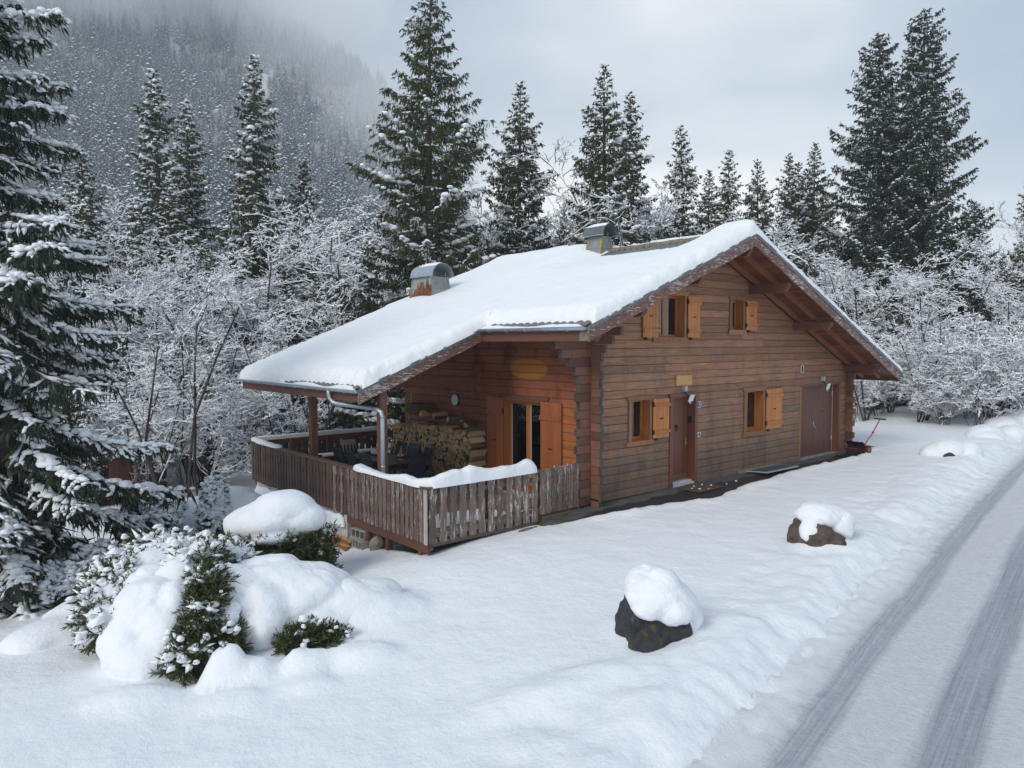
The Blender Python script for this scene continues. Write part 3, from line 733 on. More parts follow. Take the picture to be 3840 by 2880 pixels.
# ---------------- windows, shutters, doors
def casing_lintel(x0, x1, z0, z1, name, m, parent, dz=.0):
    mb = MB(); mb.prism([(x0, z1), (x0 + .05, z0), (x1 - .05, z0), (x1, z1)], lambda u, w, d: (u, d, w), -.045, .06, 0); return mb.build(name, m, parent)
def shutter(x0, x1, z0, z1, nb, y=-.06, hinge='L', parent=chalet, mats=(W_SHUT, W_SHUTB), fn=None):
    fn = fn or (lambda u, w, d: (u, d, w))
    s = thing('shutter', None, None); s.parent = parent
    w = (x1 - x0) / nb
    for i in range(nb):
        a, b_ = x0 + i * w + .0015, x0 + (i + 1) * w - .0015; c = .006
        MB().prism([(a, 0.0 + c), (a + c, 0), (b_ - c, 0), (b_, c), (b_, .026), (a, .026)], lambda u, d2, d: fn(u, d, y + d2), z0, z1).build('board', mats[0], s)
    for zz in (z0 + (z1 - z0) * .115, z1 - (z1 - z0) * .20):
        q = (z1 - z0) * .085 if z1 - z0 < 1.5 else .11
        MB().prism([(x0 + .015, zz + .008), (x0 + .025, zz), (x1 + .012, zz), (x1 + .02, zz + .008), (x1 + .02, zz + q), (x0 + .015, zz + q)], lambda u, ww, d: fn(u, ww, d), y - .026, y - .001).build('batten', mats[1], s)
    xh = x0 - .012 if hinge == 'L' else x1 + .012
    for zz in (z0 + (z1 - z0) * .13, z1 - (z1 - z0) * .16):
        MB().prism([(xh - .014, zz - .03), (xh + .014, zz - .03), (xh + .014, zz + .09), (xh - .014, zz + .09)], lambda u, ww, d: fn(u, ww, d), y - .02, y + .012).build('hinge', IRON, s)
    zc = (z0 + z1) / 2; xc = (x0 + x1) / 2
    MB().prism([(xc - .075, zc), (xc - .04, zc - .018), (xc + .04, zc - .018), (xc + .075, zc + .008), (xc + .04, zc + .012), (xc - .04, zc + .006)], lambda u, ww, d: fn(u, ww, d), y - .018, y - .0005).build('latch', IRON, s)
    xk = x1 - .05 if hinge == 'L' else x1 - .04
    MB().prism([(x0 + .05, z0 - .045), (x0 + .11, z0 - .055), (x0 + .12, z0 - .02), (x0 + .08, z0 + .005), (x0 + .05, z0 - .01)], lambda u, ww, d: fn(u, ww, d), y - .045, y + .03).build('shutter_catch', IRON, s)
    return s
def window(x0, x1, z0, z1, cas, lint, sill, panes=1, reveal=.20, curtain=None, blind=False, lowered=0):
    w = thing('window', None, None); w.parent = chalet
    # casing boards on the face
    MB().box((cas[0], -.03, z0 - .06), (x0 - .001, .02, z1)).build('casing', W_CASE, w)
    MB().box((x1 + .001, -.03, z0 - .06), (cas[1], .02, z1)).build('casing', W_CASE, w)
    casing_lintel(lint[0], lint[1], z1 + .001, lint[2], 'lintel', W_CASE, w)
    mb = MB(); mb.prism([(sill[0] + .03, z0 - .001), (sill[1] - .03, z0 - .001), (sill[1], sill[2]), (sill[0], sill[2])], lambda u, ww, d: (u, d, ww), -.055, .05); mb.build('sill', W_CASE, w)
    rv = MB(); t = .018
    rv.box((x0 - t, .021, z0 - t), (x0, reveal + .06, z1 + t)).box((x1, .021, z0 - t), (x1 + t, reveal + .06, z1 + t)).box((x0, .021, z1), (x1, reveal + .06, z1 + t)).box((x0, .051, z0 - t), (x1, reveal + .06, z0))
    rv.build('reveal', W_WIN, w)
    n = panes; ww = (x1 - x0) / n
    for i in range(n):
        a, c = x0 + i * ww + .001, x0 + (i + 1) * ww - .001; f = .058
        fr = MB(); fr.box((a, reveal, z0 + .001), (a + f, reveal + .05, z1 - .001)).box((c - f, reveal, z0 + .001), (c, reveal + .05, z1 - .001)).box((a + f, reveal, z0 + .001), (c - f, reveal + .05, z0 + f + .01)).box((a + f, reveal, z1 - f), (c - f, reveal + .05, z1 - .001))
        fr.build('frame', W_WIN, w)
        MB().box((a + f - .004, reveal + .018, z0 + f), (c - f + .004, reveal + .024, z1 - f + .004)).build('pane', GLASS, w)
    MB().box((x0 - .1, reveal + .75, z0 - .1), (x1 + .1, reveal + .77, z1 + .1)).build('room_back', DARKIN, w)
    if curtain:
        for (ca, cb, top, bot) in curtain:
            m = 28; vs = []; fs = []
            for i in range(m + 1):
                u = ca + (cb - ca) * i / m; yy = reveal + .075 + .016 * math.sin(i * 1.9) ; vs += [(u, yy, top), (u + .05 * math.sin(i * .4) * 0 + (cb - u) * -.0, yy + .004, bot)]
            for i in range(m): fs.append((2 * i, 2 * i + 2, 2 * i + 3, 2 * i + 1))
            MB().add(vs, fs).build('curtain', CURT, w, True)
    return w
w1 = window(1.34, 1.97, 1.27, 2.215, (1.24, 2.055), (1.14, 2.14, 2.315), (1.14, 2.12, 1.165))
w2 = window(6.06, 6.87, 1.12, 2.215, (5.94, 6.96), (5.84, 7.02, 2.325), (5.86, 7.02, .99))
w3 = window(2.24, 3.27, 3.68, 4.69, (2.20, 3.345), (2.12, 3.42, 4.79), (2.05, 3.40, 3.57), panes=2, curtain=[(2.93, 3.40, 4.66, 3.70)])
w4 = window(5.31, 5.82, 3.88, 4.66, (5.205, 5.91), (5.14, 5.96, 4.765), (5.14, 5.95, 3.755))
for wx, (a, b_, z0, z1) in ((w1, (1.655, 1.80, 1.34, 1.70)), (w2, (6.42, 6.58, 1.20, 1.62))):
    MB().box((a, .245, z0), (b_, .262, z1)).box((a + .02, .240, z0 + .06), (b_ - .02, .2445, z0 + .2)).build('notice', WHITEP, wx)
s1 = shutter(2.075, 2.67, 1.285, 2.215, 5); s1['label'] = 'open orange shutter beside the front door'
s2 = shutter(6.985, 7.81, 1.115, 2.235, 8); s2['label'] = 'open orange shutter between window and garage'
s3 = shutter(1.68, 2.235, 3.67, 4.68, 5, hinge='R'); s4 = shutter(3.375, 3.86, 3.67, 4.685, 4); s5 = shutter(5.925, 6.44, 3.87, 4.66, 4)
# front door
door = thing('front_door', 'plum brown boarded front door with a lion knocker', None); door.parent = chalet
MB().box((2.735, -.04, -.06), (2.849, .02, 2.209)).build('jamb', W_DOOR, door)
MB().box((3.731, -.04, -.02), (3.835, .02, 2.209)).build('jamb', W_DOOR, door)
MB().box((2.70, -.055, 2.211), (3.86, .03, 2.305)).build('lintel', W_DOOR, door)
MB().box((3.731, .0205, 0), (3.76, .27, 2.21)).box((2.82, .0205, 0), (2.849, .27, 2.21)).box((2.849, .0205, 2.21), (3.731, .27, 2.24)).build('reveal', W_DOOR, door)
DY = .205
for a, c in ((2.85, 2.955), (3.60, 3.73)): MB().box((a, DY - .008, .10), (c, DY + .05, 2.20)).build('stile', W_DOOR, door)
MB().box((2.956, DY - .008, 2.06), (3.599, DY + .05, 2.20)).build('rail', W_DOOR, door)
for i in range(7):
    a = 2.957 + i * .0916; MB().prism([(a, .006), (a + .006, 0), (a + .0856, 0), (a + .0916, .006), (a + .0916, .03), (a, .03)], lambda u, d2, d: (u, DY + d2, d), .26, 2.059).build('board', W_DOOR, door)
MB().box((2.85, DY - .016, .10), (3.73, DY + .05, .262)).build('kick_board', W_ENDX, door)
MB().box((2.85, -.03, -.005), (3.73, .25, .055)).box((2.85, .06, .0555), (3.73, .25, .098)).build('threshold', WHITEW, door)
kn = MB(); kn.tube([(3.28 + .045 * math.cos(a * .5236), DY - .02, 1.41 + .055 * math.sin(a * .5236)) for a in range(13)], .009, 6); kn.ball((3.28, DY - .018, 1.47), .04, 8, 6, sc=(1, .6, 1)); kn.build('knocker', simple('dark_brass', (.06, .05, .035), .4, .7), door, True)
hd = MB(); hd.box((3.645, DY - .022, .86), (3.675, DY - .0085, 1.13)); hd.tube([(3.66, DY - .02, 1.02), (3.66, DY - .07, 1.02), (3.56, DY - .075, 1.02)], .011, 8); hd.build('handle', simple('brass', (.45, .36, .20), .35, .8), door, True)
# garage door
gd = thing('garage_door', 'brown boarded double garage door', None); gd.parent = chalet
MB().box((8.88, -.012, .0), (8.96, .02, 2.22)).build('jamb', W_CASE, gd); MB().box((11.27, -.012, .03), (11.38, .02, 2.22)).build('jamb', W_DOOR, gd)
MB().box((8.87, -.014, 2.221), (11.39, .03, 2.29)).build('lintel', W_GAR, gd)
MB().box((11.24, .021, .05), (11.27, .26, 2.22)).box((8.961, .021, .05), (8.99, .26, 2.22)).box((8.96, .021, 2.221), (11.27, .26, 2.24)).build('reveal', W_DOOR, gd)
GY = .19
x = 8.965; i = 0
while x < 11.225:
    w_ = .0935; c = .008
    MB().prism([(x, c), (x + c, 0), (x + w_ - c, 0), (x + w_, c), (x + w_, .03), (x, .03)], lambda u, d2, d: (u, GY + d2, d), .18, 2.218).build('board', W_GAR, gd)
    x += .0965
MB().box((8.97, GY - .012, .07), (10.40, GY + .03, .178)).box((10.415, GY - .010, .07), (11.22, GY + .03, .178)).build('kick_board', W_GAR, gd)
MB().tube([(11.233, GY - .01, .1), (11.233, GY - .01, 2.2)], .012, 6).build('steel_edge', ZINC, gd)
MB().box((8.9, -.06, -.02), (11.35, .25, .062)).build('sill', CONC, gd)
MB().box((10.04, GY - .02, .92), (10.08, GY - .001, 1.10)).tube([(10.06, GY - .01, .96), (10.06, GY - .06, .96), (10.10, GY - .06, .90)], .014, 6).build('handle', STEEL, gd)
MB().prism([(10.52, 1.38), (10.60, 1.365), (10.68, 1.38), (10.60, 1.40)], lambda u, w, d: (u, d, w), GY - .02, GY - .001).build('latch', IRON, gd)
for zz in (.45, 1.85): MB().box((11.205, GY - .02, zz), (11.228, GY + .0, zz + .14)).build('hinge', WHITEP, gd)
# terrace french window in the left wall (faces -X)
fw = thing('french_window', 'glazed terrace door with grey curtain', None); fw.parent = chalet
fx = lambda u, w, d: (d, u, w)
def bx(a, c, name, m, parent=fw): return MB().box(a, c).build(name, m, parent)
MB().prism([(1.34, 2.20), (3.10, 2.20), (3.13, 2.29), (1.30, 2.29)], lambda u, w, d: (d, u, w), -.05, .06).build('lintel', W_REDX, fw)
rv = MB(); rv.box((.0, 2.975, .0), (.26, 3.03, 2.199)).box((0, 1.50, 0), (.26, 1.555, 2.199)).box((.001, 1.556, 2.15), (.26, 2.974, 2.199)); rv.build('reveal', W_WIN, fw)
for (a, c, nm) in ((1.556, 2.262, 0), (2.266, 2.974, 1)):
    f = .085; x0, x1 = .19, .245
    MB().box((x0, a, .06), (x1, a + f, 2.149)).box((x0, c - f, .06), (x1, c, 2.149)).box((x0, a + f, .06), (x1, c - f, .22)).box((x0, a + f, 2.05), (x1, c - f, 2.149)).build('frame', W_WIN, fw)
    MB().box((x0 + .02, a + f - .004, .216), (x0 + .026, c - f + .004, 2.054)).build('pane', GLASS, fw)
    MB().box((x0 - .004, c - f - .014, .216), (x0 - .0005, c - f + .002, 2.054)).build('glazing_bead', WHITEP, fw)
bx((.80, 1.3, 0), (.82, 3.2, 2.3), 'room_back', DARKIN)
vs = []; fs = []
for i in range(25):
    u = 2.50 + (2.88 - 2.50) * i / 24; xx = .33 + .022 * math.sin(i * 1.7); vs += [(xx, u, 2.1), (xx, u, .08)]
for i in range(24): fs.append((2 * i, 2 * i + 1, 2 * i + 3, 2 * i + 2))
MB().add(vs, fs).build('curtain', GREYCURT, fw, True)
bx((-.10, 1.55, -.04), (.20, 2.98, .055), 'threshold', W_ENDX)
ts1 = shutter(.87, 1.57, .03, 2.185, 6, y=-.06, hinge='R', parent=chalet, mats=(W_SHUT2, W_SHUT2), fn=lambda u, w, d: (d, u, w)); ts1['label'] = 'open terrace shutter near the log corner'
ts2 = shutter(2.985, 3.61, .03, 2.195, 9, y=-.05, hinge='L', parent=chalet, mats=(W_SHUT2, W_SHUT2), fn=lambda u, w, d: (d, u, w))
# fittings on the walls: things of their own
t_ = thing('wall_board', 'pale blank wooden board on the wall above the front door', 'board', (3.265, -.02, 2.62))
for i, (za, zb) in enumerate(((-.125, .012), (.014, .125))): MB().box((-.305, -.02, za), (.305, .018, zb)).build('board', W_SIGN, t_)
t_ = thing('house_number', 'small blue and white house number plate beside the front door', 'number plate', (3.93, -.008, 1.985))
MB().box((-.075, -.006, -.075), (.075, .004, .075)).build('plate', WHITEP, t_)
MB().box((-.058, -.0085, -.06), (.058, -.0065, .06)).build('field', simple('enamel_blue', (.02, .06, .25), .3), t_)
txt = D.curves.new('digit', 'FONT'); txt.body = '9'; txt.size = .115; txt.align_x = 'CENTER'; txt.align_y = 'CENTER'; txt.extrude = .001
to = D.objects.new('digit', txt); COL.objects.link(to); bpy.context.view_layer.update(); dg_ = D.meshes.new_from_object(to); D.objects.remove(to); dg_.materials.clear(); dg_.materials.append(WHITEP); to = obj('digit', dg_, t_, (.0, -.0105, .0)); to.rotation_euler = (math.pi / 2, 0, 0)
def floodlight(x, z, where):
    t_ = thing('solar_light', 'white solar security light with tilted panel above the ' + where, 'light', (x, -.02, z), group='solar lights on the gable wall')
    MB().box((-.055, -.075, -.02), (.055, .018, .11)).build('lamp_box', simple('grey_plastic', (.42, .43, .47), .4), t_)
    MB().tube([(0.02, -.03, -.02), (.03, -.08, -.10), (.06, -.11, -.15)], .016, 6).build('bracket', BLACKP, t_)
    mb = MB(); mb.add([(-.02, -.145, -.27), (.16, -.145, -.27), (.235, -.165, -.105), (.055, -.165, -.105), (-.02, -.13, -.27), (.16, -.13, -.27), (.235, -.15, -.105), (.055, -.15, -.105)], [(3, 2, 1, 0), (4, 5, 6, 7), (0, 1, 5, 4), (1, 2, 6, 5), (2, 3, 7, 6), (3, 0, 4, 7)]); mb.build('panel', WHITEP, t_)
    MB().ball((.05, -.15, -.30), .026, 8, 6).build('sensor', WHITEP, t_, True)
floodlight(3.28, 2.37, 'front door'); floodlight(10.16, 2.38, 'garage door')
t_ = thing('doorbell', 'white square switch plate low beside the front door', 'switch', (3.93, -.006, 1.22)); MB().box((-.055, -.012, -.065), (.055, .004, .065)).build('plate', WHITEP, t_); MB().box((-.03, -.017, -.04), (.03, -.0125, .04)).build('button', BLACKP, t_)
t_ = thing('key_safe', 'small black key box inside the door reveal', 'key box', (3.728, .10, 1.62)); MB().box((-.045, -.04, -.09), (.001, .04, .09)).build('body', BLACKP, t_); MB().tube([(-.03, -.03, .09), (-.03, -.03, .115), (-.03, .03, .115), (-.03, .03, .09)], .006, 6).build('shackle', STEEL, t_)
t_ = thing('wall_vent', 'small white framed vent high on the gable wall over the garage', 'vent', (8.97, -.012, 2.75))
MB().box((-.075, -.012, -.105), (-.055, .008, .105)).box((.055, -.012, -.105), (.075, .008, .105)).box((-.0545, -.012, .088), (.0545, .008, .105)).box((-.0545, -.012, -.105), (.0545, .008, -.088)).build('frame', WHITEP, t_)
MB().box((-.0545, -.004, -.0875), (.0545, .006, .0875)).build('grille', DARKIN, t_)
t_ = thing('wall_disc', 'round white dial with black rim on the wall above the firewood', 'dial', (-.03, 5.01, 2.02))
MB().cyl((-.02, 0, 0), .165, .03, 28, 0, 'X').build('rim', BLACKP, t_); MB().cyl((-.024, 0, 0), .148, .004, 28, 0, 'X').build('face', WHITEP, t_); MB().tube([(-.0, -.05, .15), (-.0, 0, .25), (-.0, .05, .15)], .006, 5).build('hanger', W_SIGN, t_)

# ---------------- chimneys
def M_rust():
    t = NT('rusty_sheet'); g = t.noise(4, (1, 1, .45), 5, .6); z = t.sep()['Z']; y = t.sep()['Y']
    k = t.ramp(t.math('ADD', t.math('ADD', g, t.range(z, 5.55, 4.8, -.22, .24)), t.range(y, 6.9, 7.35, .12, -.05)), (.47, 0.), (.56, 1.))
    sp = t.noise(40, detail=3)
    c = t.mix(t.ramp(sp, (.4, 0.), (.7, 1.)), (.30, .31, .30), (.40, .41, .40))
    c = t.mix(k, c, t.mix(t.ramp(t.noise(9, (1, 1, .4)), (.4, 0.), (.62, 1.)), (.10, .035, .022), (.30, .125, .03)))
    t.color(c); t.rough(t.range(k, 0, 1, .5, .85)); t.b.inputs['Metallic'].default_value = .25; t.bump(g, .2, .02); return t.m
RUST = M_rust(); GREYSH = simple('grey_cladding', (.27, .275, .27), .55, .25, (5, .22)); LICH = simple('lichen_strip', (.33, .25, .08), .8, 0, (12, .4))
def chimney(name, lab, x0, x1, y0, y1, zb, zt, tp, cap, m_left, strips, nb):
    c = thing('chimney', lab, None); c.parent = chalet
    X0, X1, Y0, Y1 = x0 + tp, x1 - tp, y0 + tp, y1 - tp
    def lerp(s, dz=0.0): return (x0 + (X0 - x0) * s, x1 + (X1 - x1) * s, y0 + (Y0 - y0) * s, y1 + (Y1 - y1) * s, zb + (zt - zb) * s)
    for i in range(nb):
        a = lerp(i / nb); b_ = lerp((i + .985) / nb); o = .006 * (nb - i)
        for face in range(4):
            pa = [(a[0], a[2]), (a[1], a[2]), (a[1], a[3]), (a[0], a[3])]; pb = [(b_[0], b_[2]), (b_[1], b_[2]), (b_[1], b_[3]), (b_[0], b_[3])]
            j = (face + 1) % 4; nrm = [(0, -1), (1, 0), (0, 1), (-1, 0)][face]
            sh = lambda p, z, q: (p[0] + nrm[0] * q, p[1] + nrm[1] * q, z)
            q = .004 + .010 * (1 - i / nb)
            mb = MB(); mb.add([sh(pa[face], a[4], q), sh(pa[j], a[4], q), sh(pb[j], b_[4], .004), sh(pb[face], b_[4], .004), sh(pa[face], a[4], -.03), sh(pa[j], a[4], -.03), sh(pb[j], b_[4], -.03), sh(pb[face], b_[4], -.03)],
                   [(0, 1, 2, 3), (7, 6, 5, 4), (0, 4, 5, 1), (1, 5, 6, 2), (2, 6, 7, 3), (3, 7, 4, 0)])
            mb.build('panel', m_left if face in (3,) else GREYSH, c)
    for (sx, sy), m in zip(((x0, y0), (x1, y0), (x0, y1)), strips):
        tx = X0 if sx == x0 else X1; ty = Y0 if sy == y0 else Y1
        mb = MB(); s = .035
        mb.add([(sx - .02, sy - .02, zb), (sx + s, sy - .02, zb), (sx + s, sy + s, zb), (sx - .02, sy + s, zb), (tx - .02, ty - .02, zt), (tx + s, ty - .02, zt), (tx + s, ty + s, zt), (tx - .02, ty + s, zt)], [(0, 3, 2, 1), (4, 5, 6, 7), (0, 1, 5, 4), (1, 2, 6, 5), (2, 3, 7, 6), (3, 0, 4, 7)])
        mb.build('corner_strip', m, c)
    MB().box((X0 + .03, Y0 + .03, zt - .03), (X1 - .03, Y1 - .03, zt + .02)).build('flue_top', DARKIN, c)
    # barrel cowl
    cx0, cx1, cy0, cy1, cz, ch = cap; n = 14; cm = (cx0 + cx1) / 2; cr = (cx1 - cx0) / 2
    for y in (cy0, (cy0 + cy1) / 2 + .002):
        mb = MB(); vs = []; fs = []; ye = y + (cy1 - cy0) / 2 - .002; o_ = .003 if y == cy0 else 0
        for yy in (y, ye):
            for q in (0, .008):
                for i in range(n + 1):
                    a = math.pi * i / n; vs.append((cm - (cr - q + o_) * math.cos(a), yy, cz + (ch - q + o_) * math.sin(a)))
        m = n + 1
        for i in range(n): fs += [(i, i + 1, 2 * m + i + 1, 2 * m + i), (m + i + 1, m + i, 3 * m + i, 3 * m + i + 1), (i, m + i, m + i + 1, i + 1), (2 * m + i, 2 * m + i + 1, 3 * m + i + 1, 3 * m + i)]
        mb.add(vs, fs); mb.build('cowl_sheet', FLASH if strips[0] is not RUST else ZINC, c, False)
    for sx in (cx0, cx1): MB().box((sx - .03, cy0, cz - .012), (sx + .03, cy1, cz + .006)).build('cowl_flange', ZINC, c)
    for (px, py) in ((X0 + .03, Y0 + .03), (X1 - .05, Y0 + .03), (X0 + .03, Y1 - .05), (X1 - .05, Y1 - .05)): MB().box((px, py, zt - .02), (px + .02, py + .02, cz + .12)).build('cowl_leg', ZINC, c)
    # snow on the cowl
    mb = MB(); vs = []; fs = []; nn = 9; m2 = 7
    for j in range(m2 + 1):
        yy = cy0 + .02 + (cy1 - cy0 - .04) * (j / m2) * (.80 if name == 'a' else 1.0)
        for i in range(nn + 1):
            a = math.pi * (.30 + .40 * i / nn); e_ = math.sin(math.pi * i / nn) ** .5 * min(1, 4 * min(j, m2 - j) / m2 + .15)
            vs.append((cm - (cr + .004) * math.cos(a), yy, cz + (ch + .004) * math.sin(a) + .045 * e_))
    for j in range(m2):
        for i in range(nn): q = j * (nn + 1) + i; fs.append((q, q + 1, q + nn + 2, q + nn + 1))
    mb.add(vs, fs); mb.build('snow_cap', SNOW, c, True)
    return c
chimney('a', 'rust-streaked chimney low on the left slope', .30, 1.13, 6.70, 7.86, 4.45, 5.50, .12, (.35, 1.10, 6.62, 7.80, 5.50, .37), RUST, (RUST, GREYSH, GREYSH), 3)
chimney('b', 'grey chimney on the ridge', 3.98, 4.50, 3.42, 4.06, 5.90, 6.62, .08, (3.93, 4.55, 3.30, 4.12, 6.62, .33), GREYSH, (LICH, GREYSH, LICH), 2)
# ================================================================== snow lying on the roof
def roof_snow():
    def dens(n, k=.62):
        u = np.linspace(0, 1, n); return (1 - k) * u + k * (.5 - .5 * np.cos(np.pi * u))
    VV, FF, off = [], [], 0
    for blk, (nx_, ny_) in ((1, (150, 46)), (2, (190, 84))):
        U, V_ = np.meshgrid(dens(nx_), dens(ny_) if blk == 2 else np.linspace(0, 1, ny_) ** 1.5)
        Yr = (YF + (YT + .02 - YF) * V_) if blk == 1 else (YT + (YB - YT) * V_)
        rag = lambda s, q: .018 * fbm(s * 3.3, q, 52, 3) + .016 * fbm(s * 9, q, 53, 3) + .012 * fbm(s * 22, q, 54, 2)
        xl = (EL + .09 + 1.5 * rag(Yr, .3)) if blk == 1 else (LX + .02 - .13 * smooth(4.6, 6.4, Yr) + 1.3 * rag(Yr, 4.3))
        xr = ER + .03 + .6 * rag(Yr, 8.1)
        Xr = xl + (xr - xl) * U
        if blk == 1: Yr = Yr + (1 - V_) ** 2 * (.6 * rag(Xr, 2.2) - .055)
        else: Yr = Yr + np.clip(1 - V_ * 6, 0, 1) * (.6 * rag(Xr, 5.2) - .06) * (Xr < EL + .2) + (V_ > .99) * .5 * rag(Xr, 7)
        zr = np.where(Xr < RX, RZ - SL * (RX - Xr), RZ - SR * (Xr - RX))
        n1 = fbm(Xr * .9, Yr * .9, 51, 3); n2 = fbm(Xr * 4, Yr * 4, 52, 3); n3 = fbm(Xr * 11, Yr * 11, 53, 2)
        eA = EL + .11 + 1.5 * rag(Yr, .3); eB = LX + .02 - .13 * smooth(4.6, 6.4, Yr) + 1.3 * rag(Yr, 4.3)
        dA = np.minimum(np.minimum(Xr - eA, xr - Xr), np.minimum(Yr - (Yr[0:1] if blk == 1 else YF - .1), YB - Yr)); dB = np.minimum(np.minimum(Xr - eB, xr - Xr), np.minimum(Yr - (Yr[0:1] if blk == 2 else YT - .06), YB - Yr))
        d = dA if blk == 1 else np.where(Xr > EL + .35, np.minimum(xr - Xr, YB - Yr), dB)
        if blk == 2: d = np.where((Xr > EL) & (Xr <= EL + .35), np.maximum(dB, np.minimum(Xr - eA, YB - Yr)), d)
        
        T = np.where(Xr < RX, .31, .24) + .03 * n1 + .05 * np.exp(-((Xr - RX) / .5) ** 2)
        bare = smooth(RX - .62 - .10 * n1 - .08 * n2, RX - .42 - .10 * n1 - .08 * n2, Xr) * (1 - smooth(RX + .05, RX + .2, Xr)) * smooth(-.15, .35, Yr + .3 * n2) * (1 - smooth(3.1, 3.45, Yr + .15 * n2))
        tp = smooth(RX - 2.6, RX - .45, Xr) * (Xr < RX + .1) * smooth(-.5, .6, Yr) * (1 - smooth(3.2, 4.6, Yr)); T = T * (1 - .86 * tp)
        k = np.clip(d / .36, 0, 1); t = T * np.sqrt(np.clip(1 - (1 - k) ** 3.4, 0, 1))
        t = t + .07 * np.exp(-(((Xr - .15) / .5) ** 2 + ((Yr - 7.2) / .7) ** 2)) * k
        t = t * (1 + np.exp(-(d / .16) ** 2) * .34 * (n3 + n2 * .5)) + .008 * n2 * k
        t = t * (1 - bare) - .03 * bare; t = np.where(d <= .004, -.012, t)
        Zr = zr + t; idx = np.arange(Xr.size).reshape(Xr.shape) + off; off += Xr.size
        VV.append(np.stack([Xr, Yr, Zr], -1).reshape(-1, 3)); FF.append(np.stack([idx[:-1, :-1], idx[:-1, 1:], idx[1:, 1:], idx[1:, :-1]], -1).reshape(-1, 4))
    me = np_mesh('roof_snow', np.concatenate(VV), np.concatenate(FF), SNOW_ROOF, smooth_=True)
    return tag(obj('roof_snow', me), 'thick smooth blanket of snow covering the chalet roof', 'snow')
roof_snow()

def snow_strip(name, path, width, hfn, parent=None, seed=1, step=.05, nside=8, over=0.0, mat=None, lump=.25):
    """lumpy strip of snow along a polyline; hfn(s in 0..1) gives its height, flat underside"""
    P = [Vector(p) for p in path]; L = [0]
    for a, c in zip(P[:-1], P[1:]): L.append(L[-1] + (c - a).length)
    n = max(4, int(L[-1] / step)); vs = []; fs = []
    for i in range(n + 1):
        s = L[-1] * i / n; k = max(j for j in range(len(L)) if L[j] <= s + 1e-9); k = min(k, len(P) - 2)
        f = (s - L[k]) / max(1e-6, L[k + 1] - L[k]); p = P[k].lerp(P[k + 1], f)
        t = (P[min(k + 1, len(P) - 1)] - P[k]).normalized()
        if len(P) > 2 and 0 < k and f < .2: t = ((P[k] - P[k - 1]).normalized().lerp(t, .5 + f * 2.5)).normalized()
        sd = Vector((t.y, -t.x, 0)).normalized()
        en = min(1, 6 * min(i, n - i) / n * L[-1] / max(.3, min(1.2, L[-1]))); en = math.sqrt(max(0, 1 - (1 - en) ** 2))
        nz = float(fbm(s * 2.2, seed * 3.1, seed, 3)); h = hfn(i / n) * en * (1 + lump * nz * 1.6) + .004
        w = width * (.55 + .45 * en) * (1 + lump * .5 * float(fbm(s * 3.1, seed * 7.7 + 5, seed + 3, 2)))
        for j in range(nside + 1):
            a = math.pi * j / nside; cx = math.cos(a); sx = math.sin(a)
            sgn = 1 if cx >= 0 else -1
            off = sgn * abs(cx) ** .6 * w / 2; hh = h * sx ** .62 * (1 + .10 * float(fbm(s * 7 + j, j * 2.3, seed + 9, 2)))
            vs.append(p + sd * off + Vector((0, 0, hh - over * (abs(cx) ** 6))))
    m = nside + 1
    for i in range(n):
        for j in range(nside): fs.append((i * m + j, (i + 1) * m + j, (i + 1) * m + j + 1, i * m + j + 1))
    fs.append(tuple(range(nside, -1, -1))); fs.append(tuple(n * m + j for j in range(nside + 1)))
    return MB().add(vs, fs).build(name, mat or SNOW, parent, True)
o = snow_strip('gutter_snow', [(EL - .085, YF + .1, roof_z(EL) - .035), (EL - .085, YT - .1, roof_z(EL) - .035)], .11, lambda s: .055 + .02 * math.sin(s * 9), seed=5); tag(o, 'thin line of snow lying in the upper gutter', 'snow')
o = snow_strip('gutter_snow', [(LX - .075, YT + .05, roof_z(LX) - .04), (LX - .075, 6.0, roof_z(LX) - .04)], .12, lambda s: .06 + .03 * math.sin(s * 13), seed=6); tag(o, 'broken line of snow lying in the lower gutter', 'snow')

# ================================================================== terrace
DZ = -.06                                       # deck level
RXs, RYf, RYb = -4.28, -.02, 8.50               # railing lines
terr = thing('terrace_deck', 'raised wooden terrace deck beside the chalet', 'terrace')
b_i = 0
y = .02
while y < 8.4:
    MB().box((-4.18, y, DZ - .035), (-.02, y + .135, DZ)).build('deck_board', W_DECK, terr); y += .142
MB().box((-4.16, .005, DZ - .13), (-.1, .06, DZ - .036)).build('edge_beam', W_HRAIL, terr)
MB().box((-4.235, .061, DZ - .26), (-4.165, 3.2, DZ - .037)).build('edge_beam', W_REDX, terr)
for (x, y) in ((-4.165, 1.55), (-4.165, .35), (-4.165, 2.35), (-1.4, .13), (-.42, .13), (-2.8, .13), (-2.2, 1.6), (-2.2, 2.9), (-.5, 2.4)):
    MB().box((x - .055, y - .055, -1.3), (x + .055, y + .055, DZ - .04)).build('support_post', W_POST, terr)
pl = MB().box((-4.22, 3.22, -1.6), (-.3, 8.42, DZ - .037)).build('plinth', WHITEW, terr)
